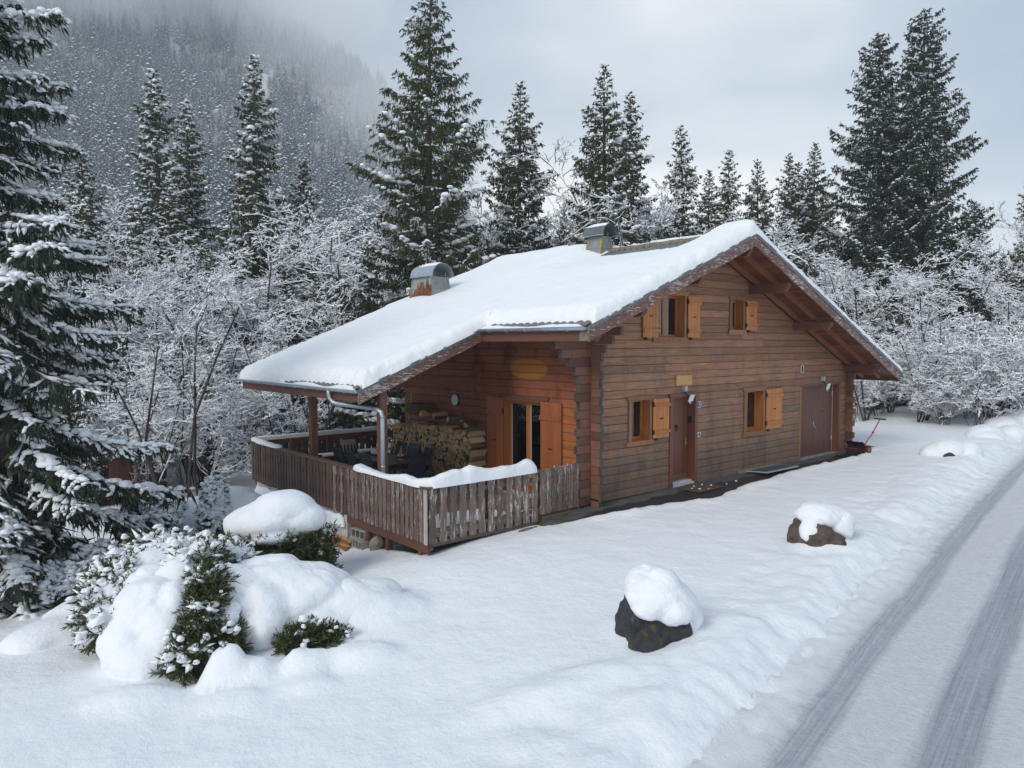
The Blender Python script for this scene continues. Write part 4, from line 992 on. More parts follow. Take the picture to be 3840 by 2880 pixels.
# --- railings of sawn wavy slats
def slat_poly(w, z0, z1, tip, seed):
    rg = random.Random(seed); H = z1 - z0; prof = [(0, .92), (.08, .98), (.16, .97), (.23, .78), (.30, .74), (.38, .86), (.5, 1.0), (.62, .88), (.70, .74), (.77, .76), (.84, .96), (.92, 1.0), (1, .97)]
    L = []; R = []
    for t, k in prof:
        hw = w / 2 * (k + rg.uniform(-.03, .03)); L.append((-hw, z0 + H * t)); R.append((hw, z0 + H * t))
    bot = [(-w * .30, z0 - tip * .6), (0, z0 - tip), (w * .30, z0 - tip * .6)]
    return bot + R[0:1] + R[1:] + L[::-1]
def wavy_slats(parent, line, a, b_, n, w, z0, z1, out, mats, th=.024, jitter=.006, tip=.02, straight=()):
    """line(u, d) -> (x, y): u along the railing, d outward"""
    meshes = {}
    for i in range(n):
        u = a + (b_ - a) * (i + .5) / n; v = i % 5; m = mats(u) if callable(mats) else mats
        key = (v, m.name)
        if key not in meshes:
            mb = MB(); P = slat_poly(w, z0, z1, tip, v * 13 + 5); ax, ay = line(1, 0); ox, oy = line(0, 0); dx, dy = ax - ox, ay - oy; ex, ey = line(0, 1); ex, ey = ex - ox, ey - oy
            mb.prism(P, lambda q, ww, d: (dx * q + ex * d, dy * q + ey * d, ww), .0, th); meshes[key] = mb.mesh('slat', m)
        px, py = line(u, out)
        o = obj('slat', meshes[key], parent, (px, py, rng.uniform(-.008, .008)))
        o.rotation_euler = ((rng.uniform(-1, 1) * .012), (rng.uniform(-1, 1) * .012), 0)
W_RAIL_side = lambda u: W_RAIL if u < 3.4 + rng.uniform(-.4, .4) else W_RAILD
rs_ = thing('terrace_railing', 'long side railing of the terrace with peeling brown slats', 'railing')
wavy_slats(rs_, lambda u, d: (RXs - d, u), RYf + .10, RYb, 51, .140, -.11, .90, .0, W_RAIL_side)
MB().box((RXs - .06, RYf - .05, .905), (RXs + .09, RYb + .04, .945)).build('handrail', W_HRAIL, rs_)
MB().box((RXs + .002, RYf + .05, .70), (RXs + .05, RYb, .79)).build('rail', W_RED, rs_); MB().box((RXs + .002, RYf + .05, .06), (RXs + .05, RYb, .15)).build('rail', W_RED, rs_)
for y in (.06, 1.75, 3.4, 5.1, 6.8, 8.4): MB().box((RXs + .051, y - .045, DZ - .2), (RXs + .14, y + .045, .90)).build('railing_post', W_POST, rs_)
MB().box((RXs - .028, RYf + .0, -.13), (RXs - .002, RYf + .095, .90)).build('corner_board', M_wood('bare_board', (.42, .39, .36), (.62, .60, .57), 'Z', flake=(.45, (.14, .09, .07))), rs_)
rf = thing('terrace_railing', 'front railing of the terrace with wide peeling slats and a snow cap', 'railing')
wavy_slats(rf, lambda u, d: (u, RYf - d), RXs - .01, -1.56, 12, .172, -.10, .90, .0, W_RAIL)
MB().box((RXs - .05, RYf - .06, .905), (-1.45, RYf + .09, .942)).build('handrail', W_HRAIL, rf)
MB().box((RXs + .06, RYf + .002, .72), (-1.45, RYf + .045, .80)).build('rail', W_HRAIL, rf); MB().box((RXs + .06, RYf + .002, .06), (-1.45, RYf + .045, .14)).build('rail', W_HRAIL, rf)
for x in (RXs + .06, -2.85, -1.50): MB().box((x - .045, RYf + .046, -.5 if x > -3 else DZ - .2), (x + .045, RYf + .135, .90)).build('railing_post', W_POST, rf)
gt = thing('terrace_gate', 'slatted gate panel between the front railing and the log corner', 'gate')
wavy_slats(gt, lambda u, d: (u, RYf - d), -1.53, -.40, 7, .158, .02, .955, .0, W_RAIL, jitter=.01, tip=.005)
MB().box((-1.52, RYf + .001, .74), (-.41, RYf + .045, .82)).build('rail', W_REDX, gt); MB().box((-1.52, RYf + .001, .14), (-.41, RYf + .045, .22)).build('rail', W_REDX, gt)
MB().box((-1.46, RYf - .03, -.23), (-.42, RYf + .05, -.03)).build('sill_beam', W_HRAIL, gt)
MB().box((-.415, RYf - .03, -.3), (-.365, RYf + .04, .0)).build('gate_post', W_HRAIL, gt)
rb = thing('terrace_railing', 'back railing of the terrace with gaps showing the wood behind', 'railing')
wavy_slats(rb, lambda u, d: (u, RYb + d), RXs + .05, -.05, 21, .165, .02, .84, .0, W_RAILD)
MB().box((RXs + .10, RYb - .05, .905), (.0, RYb + .09, .945)).build('handrail', W_HRAIL, rb)
MB().box((RXs + .06, RYb - .045, .78), (-.02, RYb - .002, .90)).build('rail', W_RED, rb); MB().box((RXs + .06, RYb - .045, .06), (-.02, RYb - .002, .16)).build('rail', W_RED, rb)
for x in (-3.2, -2.1, -1.0): MB().box((x - .045, RYb - .135, DZ), (x + .045, RYb - .046, .90)).build('railing_post', W_POST, rb)
# --- snow on the rails, the deck edge and the plinth
o = snow_strip('rail_snow', [(RXs + .02, RYf + 2.75, .944), (RXs + .02, RYf + .3, .944), (RXs + .10, RYf + .04, .944), (RXs + .4, RYf + .01, .944), (-1.62, RYf + .01, .944)], .21, lambda s: .055 + .13 * smooth(.25, .62, s) + .05 * math.exp(-((s - .72) / .12) ** 2) + .03 * math.sin(s * 21), seed=11, over=.03, lump=.42, nside=12, step=.035); tag(o, 'thick cap of snow along the front terrace rail and round its corner', 'snow')
o = snow_strip('rail_snow', [(-.02, RYb + .02, .944), (RXs + .35, RYb + .02, .944), (RXs + .06, RYb - .02, .944), (RXs + .02, RYb - .4, .944), (RXs + .02, RYb - 1.9, .944)], .17, lambda s: .085 - .03 * smooth(.7, 1, s), seed=12, over=.02, lump=.2); tag(o, 'even ribbon of snow along the back terrace rail', 'snow')
# snow patch blown on to the front of the deck
def snow_patch(name, cx, cy, rx, ry, h, z, seed, lab, mat=None, n=26):
    vs = []; fs = []
    for j in range(n + 1):
        for i in range(n + 1):
            u, v = -1 + 2 * i / n, -1 + 2 * j / n; x, y = cx + u * rx, cy + v * ry
            r = (abs(u) ** 3 + abs(v) ** 3) ** (1 / 3.) + .18 * float(fbm(u * 2.1 + seed, v * 2.1, seed, 3))
            vs.append((x, y, z + (h * math.sqrt(max(0, 1 - r * r)) * (1 + .2 * float(fbm(u * 3, v * 3, seed + 2, 2))) if r < 1 else -.03)))
    for j in range(n):
        for i in range(n): a = j * (n + 1) + i; fs.append((a, a + 1, a + n + 2, a + n + 1))
    return tag(MB().add(vs, fs).build(name, mat or SNOW, None, True), lab, 'snow')
snow_patch('deck_snow', -3.0, .75, 1.15, .72, .14, DZ - .005, 4, 'drift of snow on the deck just inside the front railing')
snow_patch('deck_snow', -1.25, .42, .35, .25, .06, DZ - .005, 9, 'small patch of snow on the deck by the gate')
o = snow_strip('plinth_snow', [(-4.27, 3.25, -.42), (-4.27, 8.3, -.5)], .12, lambda s: .26, seed=15, lump=.2); tag(o, 'snow clinging along the foot of the slats on the white plinth', 'snow')

# ================================================================== terrace furniture
def chair(label, loc, rotz, cloth=None):
    """sling garden chair; sits facing +Y, back towards -Y"""
    t = thing('garden_chair', label, 'chair', loc, rotz, 'chairs round the terrace table')
    for sx in (-1, 1):
        MB().tube([(sx * .26, .22, 0), (sx * .26, .21, .40), (sx * .26, .20, .62)], .016, 6).build('leg', ANTHR, t)
        MB().tube([(sx * .26, -.26, 0), (sx * .26, -.20, .40), (sx * .25, -.24, .62), (sx * .24, -.34, .98)], .016, 6).build('leg', ANTHR, t)
        MB().box((sx * .26 - .025, -.27, .62), (sx * .26 + .025, .23, .645)).build('armrest', ANTHR, t)
    MB().box((-.245, -.21, .395), (.245, .22, .425)).build('seat', NAVY, t)
    mb = MB()
    for k in range(6):
        z0, z1 = .45 + k * .088, .45 + (k + 1) * .088 - .004; y0 = -.205 - (z0 - .4) * .235; y1 = -.205 - (z1 - .4) * .235
        mb.add([(-.235, y0 - .012, z0), (.235, y0 - .012, z0), (.235, y1 - .012, z1), (-.235, y1 - .012, z1), (-.235, y0 + .014, z0), (.235, y0 + .014, z0), (.235, y1 + .014, z1), (-.235, y1 + .014, z1)], [(0, 1, 2, 3), (7, 6, 5, 4), (0, 4, 5, 1), (1, 5, 6, 2), (2, 6, 7, 3), (3, 7, 4, 0)])
    mb.build('backrest', NAVY, t)
    MB().tube([(-.245, -.345, .985), (.245, -.345, .985)], .016, 6).build('top_rail', ANTHR, t)
    return t
Tz = DZ
ch0 = chair('dark sling chair at the near end of the terrace table with its back to us', (-2.27, 3.78, Tz), .12)
def ch(lab, x, y, r): return dup(ch0, (x, y, Tz), r, lab)
ch('dark sling chair beside the firewood at the near corner of the table', -1.72, 4.28, math.radians(82))
ch('dark sling chair draped with a grey blanket in front of the firewood', -1.68, 4.98, math.radians(92))
ch('dark sling chair on the firewood side next to the downpipe', -1.66, 5.66, math.radians(88))
ch('dark sling chair on the railing side nearest the downpipe post', -2.86, 4.30, math.radians(-88))
ch('dark sling chair in the middle of the railing side of the table', -2.88, 4.98, math.radians(-92))
ch('dark sling chair on the railing side farthest from us', -2.86, 5.66, math.radians(-90))
ch('dark sling chair at the far end of the table under a cream throw', -2.27, 6.56, math.radians(180))
tb = thing('terrace_table', 'long dark dining table on the terrace', 'table', (-2.27, 5.0, Tz))
for i in range(6): MB().box((-.44 + i * .1475, -1.05, .715), (-.44 + i * .1475 + .143, 1.05, .74)).build('top_slat', TABLE, tb)
MB().box((-.42, -1.0, .65), (.42, -.96, .714)).box((-.42, .96, .65), (.42, 1.0, .714)).box((-.42, -.959, .65), (-.38, .959, .714)).box((.38, -.959, .65), (.42, .959, .714)).build('apron', ANTHR, tb)
for sx in (-.39, .39):
    for sy in (-.97, .97): MB().box((sx - .035, sy - .035, 0), (sx + .035, sy + .035, .649)).build('leg', ANTHR, tb)
def drape(name, lab, loc, rotz, mat, w=.46, drop=.42):
    n = 18; vs = []; fs = []; prof = [(-.40, .985 - drop * .95), (-.385, .985 - drop * .45), (-.372, .99), (-.345, 1.012), (-.318, .992), (-.29, .985 - drop * .4), (-.265, .985 - drop * .75)]
    for i in range(n + 1):
        u = -w / 2 + w * i / n
        for k, (yy, zz) in enumerate(prof): vs.append((u, yy + .012 * math.sin(i * 1.6 + k * .4) * (1 if yy > -.34 else -1) * (k not in (2, 3, 4)), zz + .012 * math.sin(i * .9) * (k in (0, 6))))
    m = len(prof)
    for i in range(n):
        for k in range(m - 1): fs.append((i * m + k, (i + 1) * m + k, (i + 1) * m + k + 1, i * m + k + 1))
    me = MB().add(vs, fs).mesh(name, mat, True); o = obj(name, me, None, loc, rotz); return tag(o, lab, 'blanket')
drape('throw', 'cream throw hanging over the far end chair', (-2.27, 6.56, Tz), math.radians(180), simple('cream_wool', (.42, .39, .34), .95))
drape('blanket', 'grey blanket hanging over a chair by the firewood', (-1.68, 4.98, Tz), math.radians(92), simple('grey_wool', (.10, .105, .13), .95))
bw = thing('fruit_bowl', 'dark bowl with a pale foot holding fruit on the table', 'bowl', (-2.05, 4.5, Tz + .741))
mb = MB(); N = 16; prof = [(.07, 0), (.075, .012), (.11, .045), (.135, .095), (.128, .095), (.10, .05), (.02, .02)]
vs = [(r_ * math.cos(2 * math.pi * k / N), r_ * math.sin(2 * math.pi * k / N), z_) for r_, z_ in prof for k in range(N)]
fs = [(j * N + k, j * N + (k + 1) % N, (j + 1) * N + (k + 1) % N, (j + 1) * N + k) for j in range(len(prof) - 1) for k in range(N)] + [tuple(range(N - 1, -1, -1))]
mb.add(vs, fs); mb.build('bowl', simple('dark_bowl', (.03, .035, .05), .3), bw, True)
MB().cyl((0, 0, 0.001), .074, .014, 16).build('foot', WHITEP, bw)
ORANGE = simple('orange_skin', (.75, .22, .02), .45); POME = simple('red_skin', (.48, .02, .06), .35)
for i, (dx, dy, m, nm, lb) in enumerate(((-.055, .02, ORANGE, 'orange', 'orange at the left of the fruit bowl'), (-.005, .065, ORANGE, 'orange', 'orange at the back of the fruit bowl'), (.06, -.005, POME, 'red_apple', 'shiny red apple at the right of the fruit bowl'), (.0, -.05, ORANGE, 'orange', 'small orange at the front of the fruit bowl'))):
    me = MB().ball((0, 0, 0), .046 if i < 3 else .036, 12, 8).mesh(nm, m, True); tag(obj(nm, me, None, (-2.05 + dx, 4.5 + dy, Tz + .741 + .098)), lb, 'fruit')
tr = thing('serving_tray', 'black tray on the terrace table', 'tray', (-2.10, 5.62, Tz + .741)); MB().box((-.2, -.27, 0), (.2, .27, .012)).build('base', BLACKP, tr)
MB().box((-.2, -.27, .0125), (-.188, .27, .05)).box((.188, -.27, .0125), (.2, .27, .05)).box((-.1875, -.27, .0125), (.1875, -.258, .05)).box((-.1875, .258, .0125), (.1875, .27, .05)).build('rim', BLACKP, tr)
bxo = thing('red_box', 'red and white cardboard carton on the black tray', 'box', (-2.04, 5.64, Tz + .754)); MB().box((-.11, -.16, 0), (.09, .16, .14)).build('carton', simple('red_card', (.50, .02, .03), .5), bxo)
MB().box((-.113, -.164, .02), (-.1105, .15, .06)).box((-.02, -.1635, .02), (.05, -.1605, .07)).build('print', WHITEP, bxo); MB().box((-.20, -.15, 0), (-.112, .05, .15)).build('white_end', WHITEP, bxo)
tre = thing('wire_tree', 'small silver wire tree ornament on the terrace table', 'ornament', (-1.92, 4.72, Tz + .741)); WIRE = simple('silver_wire', (.55, .55, .53), .4, .3)
MB().tube([(0, 0, 0), (0, 0, .30)], .005, 5).build('stem', WIRE, tre)
for k in range(6):
    z_ = .05 + k * .045; w_ = .085 * (1 - k / 7); MB().tube([(-w_, 0, z_ - .012), (0, 0, z_ + .02), (w_, 0, z_ - .012)], .006, 5).build('branch', WIRE, tre)
# dark storage bench by the side rail, snowy bench along the back rail
sb = thing('storage_bench', 'low dark storage bench beside the side railing', 'bench', (-3.35, 6.5, Tz))
MB().box((-.45, -.75, 0), (.45, .75, .44)).build('body', ANTHR, sb); MB().box((-.48, -.78, .441), (.48, .78, .50)).build('lid', TABLE, sb); MB().box((-.48, .70, .501), (.48, .78, .62)).build('backrest', ANTHR, sb)
bb = thing('back_bench', 'brown bench along the back terrace railing', 'bench', (-2.3, 8.05, Tz)); MB().box((-1.75, -.2, .40), (1.75, .2, .45)).build('seat', W_RED, bb)
for x in (-1.5, 0, 1.5): MB().box((x - .04, -.16, 0), (x + .04, .16, .399)).build('leg', W_POST, bb)
o = snow_strip('bench_snow', [(-4.0, 8.05, Tz + .452), (-.7, 8.05, Tz + .452)], .36, lambda s: .06, seed=19, lump=.15); tag(o, 'strip of snow on the bench along the back railing', 'snow')
# by the terrace door
dm = thing('door_mat', 'brown coir mat on the deck in front of the terrace door', 'mat', (-.62, 1.9, DZ + .001)); MB().box((-.35, -.45, 0), (.2, .45, .018)).build('coir', simple('coir', (.26, .17, .09), .95, 0, (60, .3)), dm)
dr = thing('rag_rug', 'blue and white striped rug by the terrace door', 'rug', (-.30, 1.95, DZ + .001))
BLU = simple('rug_blue', (.22, .30, .45), .95)
for k in range(8): MB().box((-.14 + k * .042, -.62, 0.001), (-.14 + k * .042 + .041, .62, .018)).build('stripe', (BLU, WHITEP)[k % 2], dr)
fc = thing('folded_clothes_airer', 'folded white clothes airer leaning at the log corner behind the gate', 'clothes airer', (-.62, .34, DZ))
for x in (-.2, .2): MB().tube([(x, .05, 0), (x, -.06, .98)], .013, 6).build('leg', WHITEP, fc); MB().tube([(x - .05, -.02, 0), (x - .05, .1, .9)], .013, 6).build('leg', WHITEP, fc)
for k in range(8): MB().tube([(-.2, .045 - .012 * k, .06 + .125 * k), (.2, .045 - .012 * k, .06 + .125 * k)], .007, 5).build('bar', WHITEP, fc)
MB().box((-.18, .03, .18), (.18, .045, .93)).build('grey_panel', simple('grey_panel', (.30, .32, .35), .5), fc)

# ================================================================== firewood
def M_log():
    t = NT('split_wood'); rn = t.rnd(); g = t.noise(30, (1, 1, 1), 4, .6, kind='obj')
    c = t.ramp(rn, (0., (.56, .36, .17)), (.35, (.72, .50, .26)), (.6, (.60, .42, .23)), (.8, (.80, .60, .34)), (1., (.42, .33, .24)))
    c = t.mix(t.math('MULTIPLY', t.ramp(g, (.35, 0.), (.75, 1.)), .25), c, (.22, .13, .07)); t.color(c).rough(.85); t.bump(g, .4, .01); return t.m
def M_bark():
    t = NT('firewood_bark'); g = t.noise(22, (.3, 1, 1), 5, .65, kind='obj'); c = t.ramp(t.rnd(), (0., (.22, .17, .13)), (.5, (.33, .26, .19)), (1., (.40, .27, .14)))
    t.color(t.mix(t.ramp(g, (.35, 0.), (.65, 1.)), tuple([.05, .04, .032]), c)).rough(.9); t.bump(g, .6, .015); return t.m
LOGM, BARKM = M_log(), M_bark()
def log_mesh(v):
    rg = random.Random(100 + v); k = v % 4
    if k == 0: P = [(-.5, -.45), (.5, -.42), (.08, .5)]
    elif k == 1: P = [(-.5, -.4), (.25, -.5), (.5, .1), (-.1, .5)]
    elif k == 2: P = [(-.48, .42), (-.05, -.5), (.5, .38), (.1, .5)]
    else: P = [(.5 * math.cos(a * 2 * math.pi / 7) * rg.uniform(.85, 1), .5 * math.sin(a * 2 * math.pi / 7) * rg.uniform(.85, 1)) for a in range(7)]
    P = [(p[0] + rg.uniform(-.07, .07), p[1] + rg.uniform(-.07, .07)) for p in P]
    if sum((P[i][0] * P[(i + 1) % len(P)][1] - P[(i + 1) % len(P)][0] * P[i][1]) for i in range(len(P))) < 0: P = P[::-1]
    n = len(P); c = .06; mb = MB()
    ring = lambda x, s: [(x, p[0] * s, p[1] * s) for p in P]
    tilt = rg.uniform(-.03, .03)
    vs = ring(-.235, .93) + ring(-.235 + .012, 1.0) + ring(.235, 1.0); vs = [(x + tilt * y * 3, y, z) for x, y, z in vs]
    fs = [tuple(range(n - 1, -1, -1))] + [(i + j * n, (i + 1) % n + j * n, (i + 1) % n + (j + 1) * n, i + (j + 1) * n) for j in range(2) for i in range(n)] + [tuple(2 * n + i for i in range(n))]
    for q, f in enumerate(fs): mb.add([vs[i] for i in f], [tuple(range(len(f)))], 0 if (q == 0 or q == len(fs) - 1 or (k != 3 and q % n in (1, 2))) else 1)
    return mb.mesh('firewood_log', [LOGM, BARKM])
LMS = [log_mesh(v) for v in range(16)]
LAB = 'split log with its cut end showing in the firewood stack by the terrace wall'
cnt = 0; rg = random.Random(77)
yA, yB = 3.78, 7.35
zrow = DZ + .065; row = 0
while zrow < 1.55:
    y = yA + rg.uniform(0, .07); 
    while y < yB:
        top = 1.42 + .10 * math.sin(y * 2.1) + .05 * math.sin(y * 7); w = rg.uniform(.105, .165)
        if zrow > top: y += w; continue
        if cnt >= 292: break
        o = obj('firewood_log', LMS[rg.randrange(16)], None, (-.285 + rg.uniform(-.045, .03), y + w / 2, zrow + rg.uniform(-.018, .018)))
        o.rotation_euler = (rg.choice([0, math.pi, math.pi * .5, 2.2, 4.0]) + rg.uniform(-.4, .4), rg.uniform(-.04, .04), rg.uniform(-.07, .07)); s = rg.uniform(1.10, 1.42)
        o.scale = (1, w * s, .135 * s); tag(o, LAB, 'firewood', 'split logs stacked against the terrace wall'); cnt += 1; y += w * .985
    zrow += .124; row += 1
# logs lying along the end of the stack, and a few loose on top
k = 0
for z_ in np.arange(DZ + .07, 1.3, .15):
    o = obj('firewood_log', LMS[rg.randrange(16)], None, (-.29 + rg.uniform(-.02, .02), 3.70 + rg.uniform(-.02, .02), float(z_))); o.rotation_euler = (rg.uniform(0, 6), 0, rg.uniform(-.05, .05)); o.scale = (1.02, .15, .16); tag(o, LAB, 'firewood', 'split logs stacked against the terrace wall'); k += 1
for (x, y, z_, rz, nm) in ((-.25, 4.10, 1.47, .5, 'pale squared log lying askew on top of the stack, right end'), (-.30, 4.35, 1.62, .9, 'thin split log slanting across the top of the stack'), (-.3, 4.65, 1.56, 0., 'round log end on top of the stack below the wall dial'), (-.3, 5.35, 1.58, .1, 'thick split log on top of the stack left of the wall dial'), (-.28, 6.05, 1.62, .3, 'dark log on top of the stack beside the basket')):
    o = obj('firewood_log', LMS[3 if 'round' in nm else rg.randrange(16)], None, (x, y, z_)); o.rotation_euler = (rg.uniform(0, 6), -.25 if 'slanting' in nm else 0, rz); o.scale = (1, .17, .17) if 'thin' not in nm else (1.1, .07, .07); tag(o, nm, 'firewood')
bk = MB().box((-.10, 3.75, DZ), (-.012, 7.35, 1.35)).build('firewood_back', BARKM); tag(bk, 'dark mass of logs at the back of the firewood stack', 'firewood', kind='stuff')
# basket, stick and green can on the stack
bs = thing('wicker_basket', 'brown wicker basket on top of the firewood', 'basket', (-.30, 6.35, 1.57)); WK = simple('wicker', (.20, .12, .06), .9, 0, (60, .5), (70, .8, .02))
for k in range(7):
    z_ = k * .045; w_ = .30 + .008 * k; d_ = .19 + .006 * k
    MB().tube([(-d_ + .02, -w_, z_), (d_ - .02, -w_, z_), (d_, -w_ + .02, z_), (d_, w_ - .02, z_), (d_ - .02, w_, z_), (-d_ + .02, w_, z_), (-d_, w_ - .02, z_), (-d_, -w_ + .02, z_), (-d_ + .02, -w_, z_)], .024, 6).build('weave', WK, bs)
MB().box((-.18, -.28, -.02), (.18, .28, .02)).build('bottom', WK, bs)
st = thing('stick', 'pale stick leaning on the wall beside the basket', 'stick', (-.2, 6.85, 1.5)); MB().tube([(-.25, -.18, -.1), (.1, .22, .62)], .022, 6).build('pole', W_SIGN, st)
gc = thing('green_watering_can', 'bright green plastic watering can lying on the firewood, left end', 'watering can', (-.38, 7.02, 1.60)); GRN = simple('green_plastic', (.12, .45, .03), .4)
MB().tube([(0, -.14, 0), (0, -.10, .03), (0, .06, .05), (0, .10, .04)], [.03, .065, .06, .03], 10).build('body', GRN, gc, True); MB().tube([(0, .08, .05), (0, .2, .10), (0, .25, .12)], [.018, .014, .022], 8).build('spout', GRN, gc, True)

# ================================================================== bits under the deck
def block(loc, rz, lab):
    t = thing('concrete_block', lab, 'concrete block', loc, rz, 'hollow blocks under the terrace')
    mb = MB(); mb.box((-.25, -.10, 0), (.25, -.075, .2)).box((-.25, .075, 0), (.25, .10, .2))
    for x in (-.25, -.095, .065, .225): mb.box((x, -.0749, 0), (x + .025, .0749, .2))
    m = mb.mesh('shell', CONC); o = obj('shell', m, t); o.rotation_euler = (math.pi / 2, 0, 0); o.location = (0, .1, .1); return t
gzb = gz(-4.45, 2.6)
block((-4.25, 2.55, gzb + .0), math.radians(84), 'lower hollow concrete block under the terrace edge'); block((-4.20, 2.62, gzb + .205), math.radians(96), 'upper hollow concrete block stacked under the terrace edge')
STONE = simple('rubble_stone', (.32, .27, .20), .9, 0, (9, .5), (14, .8, .05))
def rock_mesh(name, seed, sx, sy, sz, mat, sub=3, amp=.25):
    mb = MB().ball((0, 0, 0), 1, 28, 18); v = np.array(mb.v); 
    n = fbm(v[:, 0] * 1.3 + seed, v[:, 1] * 1.3 + v[:, 2] * 1.1, seed, 4) * amp + fbm(v[:, 2] * 4 + seed, v[:, 0] * 4 + v[:, 1] * 3, seed + 7, 3) * amp * .3
    v = v * (1 + n[:, None]) * np.array([sx, sy, sz]); mb.v = [tuple(p) for p in v]; return mb.mesh(name, mat, True)
for i, (x, y, s, lb) in enumerate(((-4.15, 2.02, .17, 'pale rubble lump beside the deck post'), (-4.2, 2.92, .15, 'pale rubble lump beside the concrete blocks'))): tag(obj('rubble', rock_mesh('rubble', i + 3, s, s * .8, s * 1.1, STONE), None, (x, y, gz(-4.45, y) + .1)), lb, 'rubble')
for i in range(4):
    o = obj('plank', MB().box((-.05, -.8, 0), (.05, .8, .022)).mesh('plank', W_SIGN if i % 2 else W_CASE), None, (-4.46 + .05 * i, 3.45 + .1 * i, gz(-4.5, 3.4) + .10 + .026 * i), .05 * i - .1); tag(o, ['bottom', 'second', 'third', 'top'][i] + ' loose board of the pile under the terrace', 'board')
o = obj('stone_slab', rock_mesh('stone_slab', 21, .55, .17, .10, STONE, amp=.12), None, (-.85, -.12, -.29), .05); tag(o, 'long flat stone below the gate', 'stone')
o = obj('log_stump', rock_mesh('log_stump', 22, .42, .16, .11, BARKM, amp=.15), None, (-2.0, -.22, -.26), .1); tag(o, 'dark half buried log at the foot of the front railing', 'log')
t_ = thing('footing_block', 'square concrete footing below the log corner', 'footing', (-.25, -.12, -.36)); MB().box((-.12, -.1, 0), (.1, .12, .26)).build('block', CONC, t_)
# ================================================================== snow lumps, boulders, junipers
def blob_mesh(name, ells, mat, seed=1, amp=.10, fine=.03, n=(84, 50), zmin=None, soft=9.0):
    """star-shaped smooth union of ellipsoids (cx,cy,cz,rx,ry,rz) about the first one's centre"""
    th = np.linspace(0, 2 * np.pi, n[0], endpoint=False); ph = np.linspace(0, np.pi, n[1])
    TH, PH = np.meshgrid(th, ph); d = np.stack([np.sin(PH) * np.cos(TH), np.sin(PH) * np.sin(TH), -np.cos(PH)], -1)
    c0 = np.array(ells[0][:3]); rr = []
    for e in ells:
        c = (np.array(e[:3]) - c0); R = np.array(e[3:6]); a = ((d / R) ** 2).sum(-1); b = (d * c / R ** 2).sum(-1); k = (c ** 2 / R ** 2).sum() - 1
        disc = b * b - a * k; rr.append(np.where(disc > 0, (b + np.sqrt(np.maximum(disc, 0))) / a, 0.02))
    rr = np.array(rr); m = rr.max(0); r = m + np.log(np.exp((rr - m) * soft).sum(0)) / soft * .5
    P = c0 + d * r[..., None]
    nz = fbm(P[..., 0] * 1.6 + seed, P[..., 1] * 1.6 + P[..., 2] * 1.4, seed, 3) * amp + fbm(P[..., 0] * 6 + P[..., 2] * 4, P[..., 1] * 6 - P[..., 2] * 3, seed + 5, 3) * fine
    P = c0 + d * (r * (1 + nz))[..., None]
    if zmin is not None: P[..., 2] = np.maximum(P[..., 2], zmin + .02 * fbm(P[..., 0] * 5, P[..., 1] * 5, seed, 2))
    N0, N1 = n; idx = np.arange(N0 * N1).reshape(N1, N0); nx_ = np.roll(idx, -1, 1)
    F = np.stack([idx[:-1], nx_[:-1], nx_[1:], idx[1:]], -1).reshape(-1, 4)
    return np_mesh(name, P.reshape(-1, 3), F, mat, smooth_=True)
def blob(name, lab, ells, mat=None, cat='snow', parent=None, **k):
    o = obj(name, blob_mesh(name, ells, mat or SNOW, **k), parent)
    if parent is None: tag(o, lab, cat)
    return o
def M_rock(name, c1, c2, moss):
    t = NT(name); g = t.noise(5, detail=7, rough=.65); c = t.mix(t.ramp(g, (.35, 0.), (.65, 1.)), c1, c2)
    vn = t.noise(9, (1, 1, .3), 8, .75); c = t.mix(t.ramp(vn, (.60, 0.), (.70, .55)), c, (.22, .20, .18))
    if moss: c = t.mix(t.ramp(t.noise(11, (1, 1, .5), 8, .75), (.54, 0.), (.60, .9)), c, (.095, .085, .018))
    t.color(c).rough(.8); t.bump(t.math('ADD', g, t.math('MULTIPLY', vn, .6)), 1.0, .10); return t.m
R1 = M_rock('slate_boulder', (.018, .018, .024), (.060, .060, .076), True); R2 = M_rock('brown_boulder', (.055, .038, .028), (.17, .125, .095), False)
def boulder(lab, x, y, ells, cap, mat, seed, extra=(), bs_=.84):
    t = thing('boulder', lab, 'boulder', (x, y, gz(x, y) - .12)); t.scale = (bs_, bs_, bs_ * .94)
    b = blob('rock', None, ells, mat, parent=t, seed=seed, amp=.30, fine=.12, n=(90, 56), soft=22)
    blob('snow_cap', None, cap, SNOW, parent=t, seed=seed + 1, amp=.14, fine=.085, n=(130, 78), soft=12)
    for i, e in enumerate(extra): blob('snow_clump', None, [e], SNOW, parent=t, seed=seed + 3 + i, amp=.3, fine=.1, n=(30, 18))
    return t
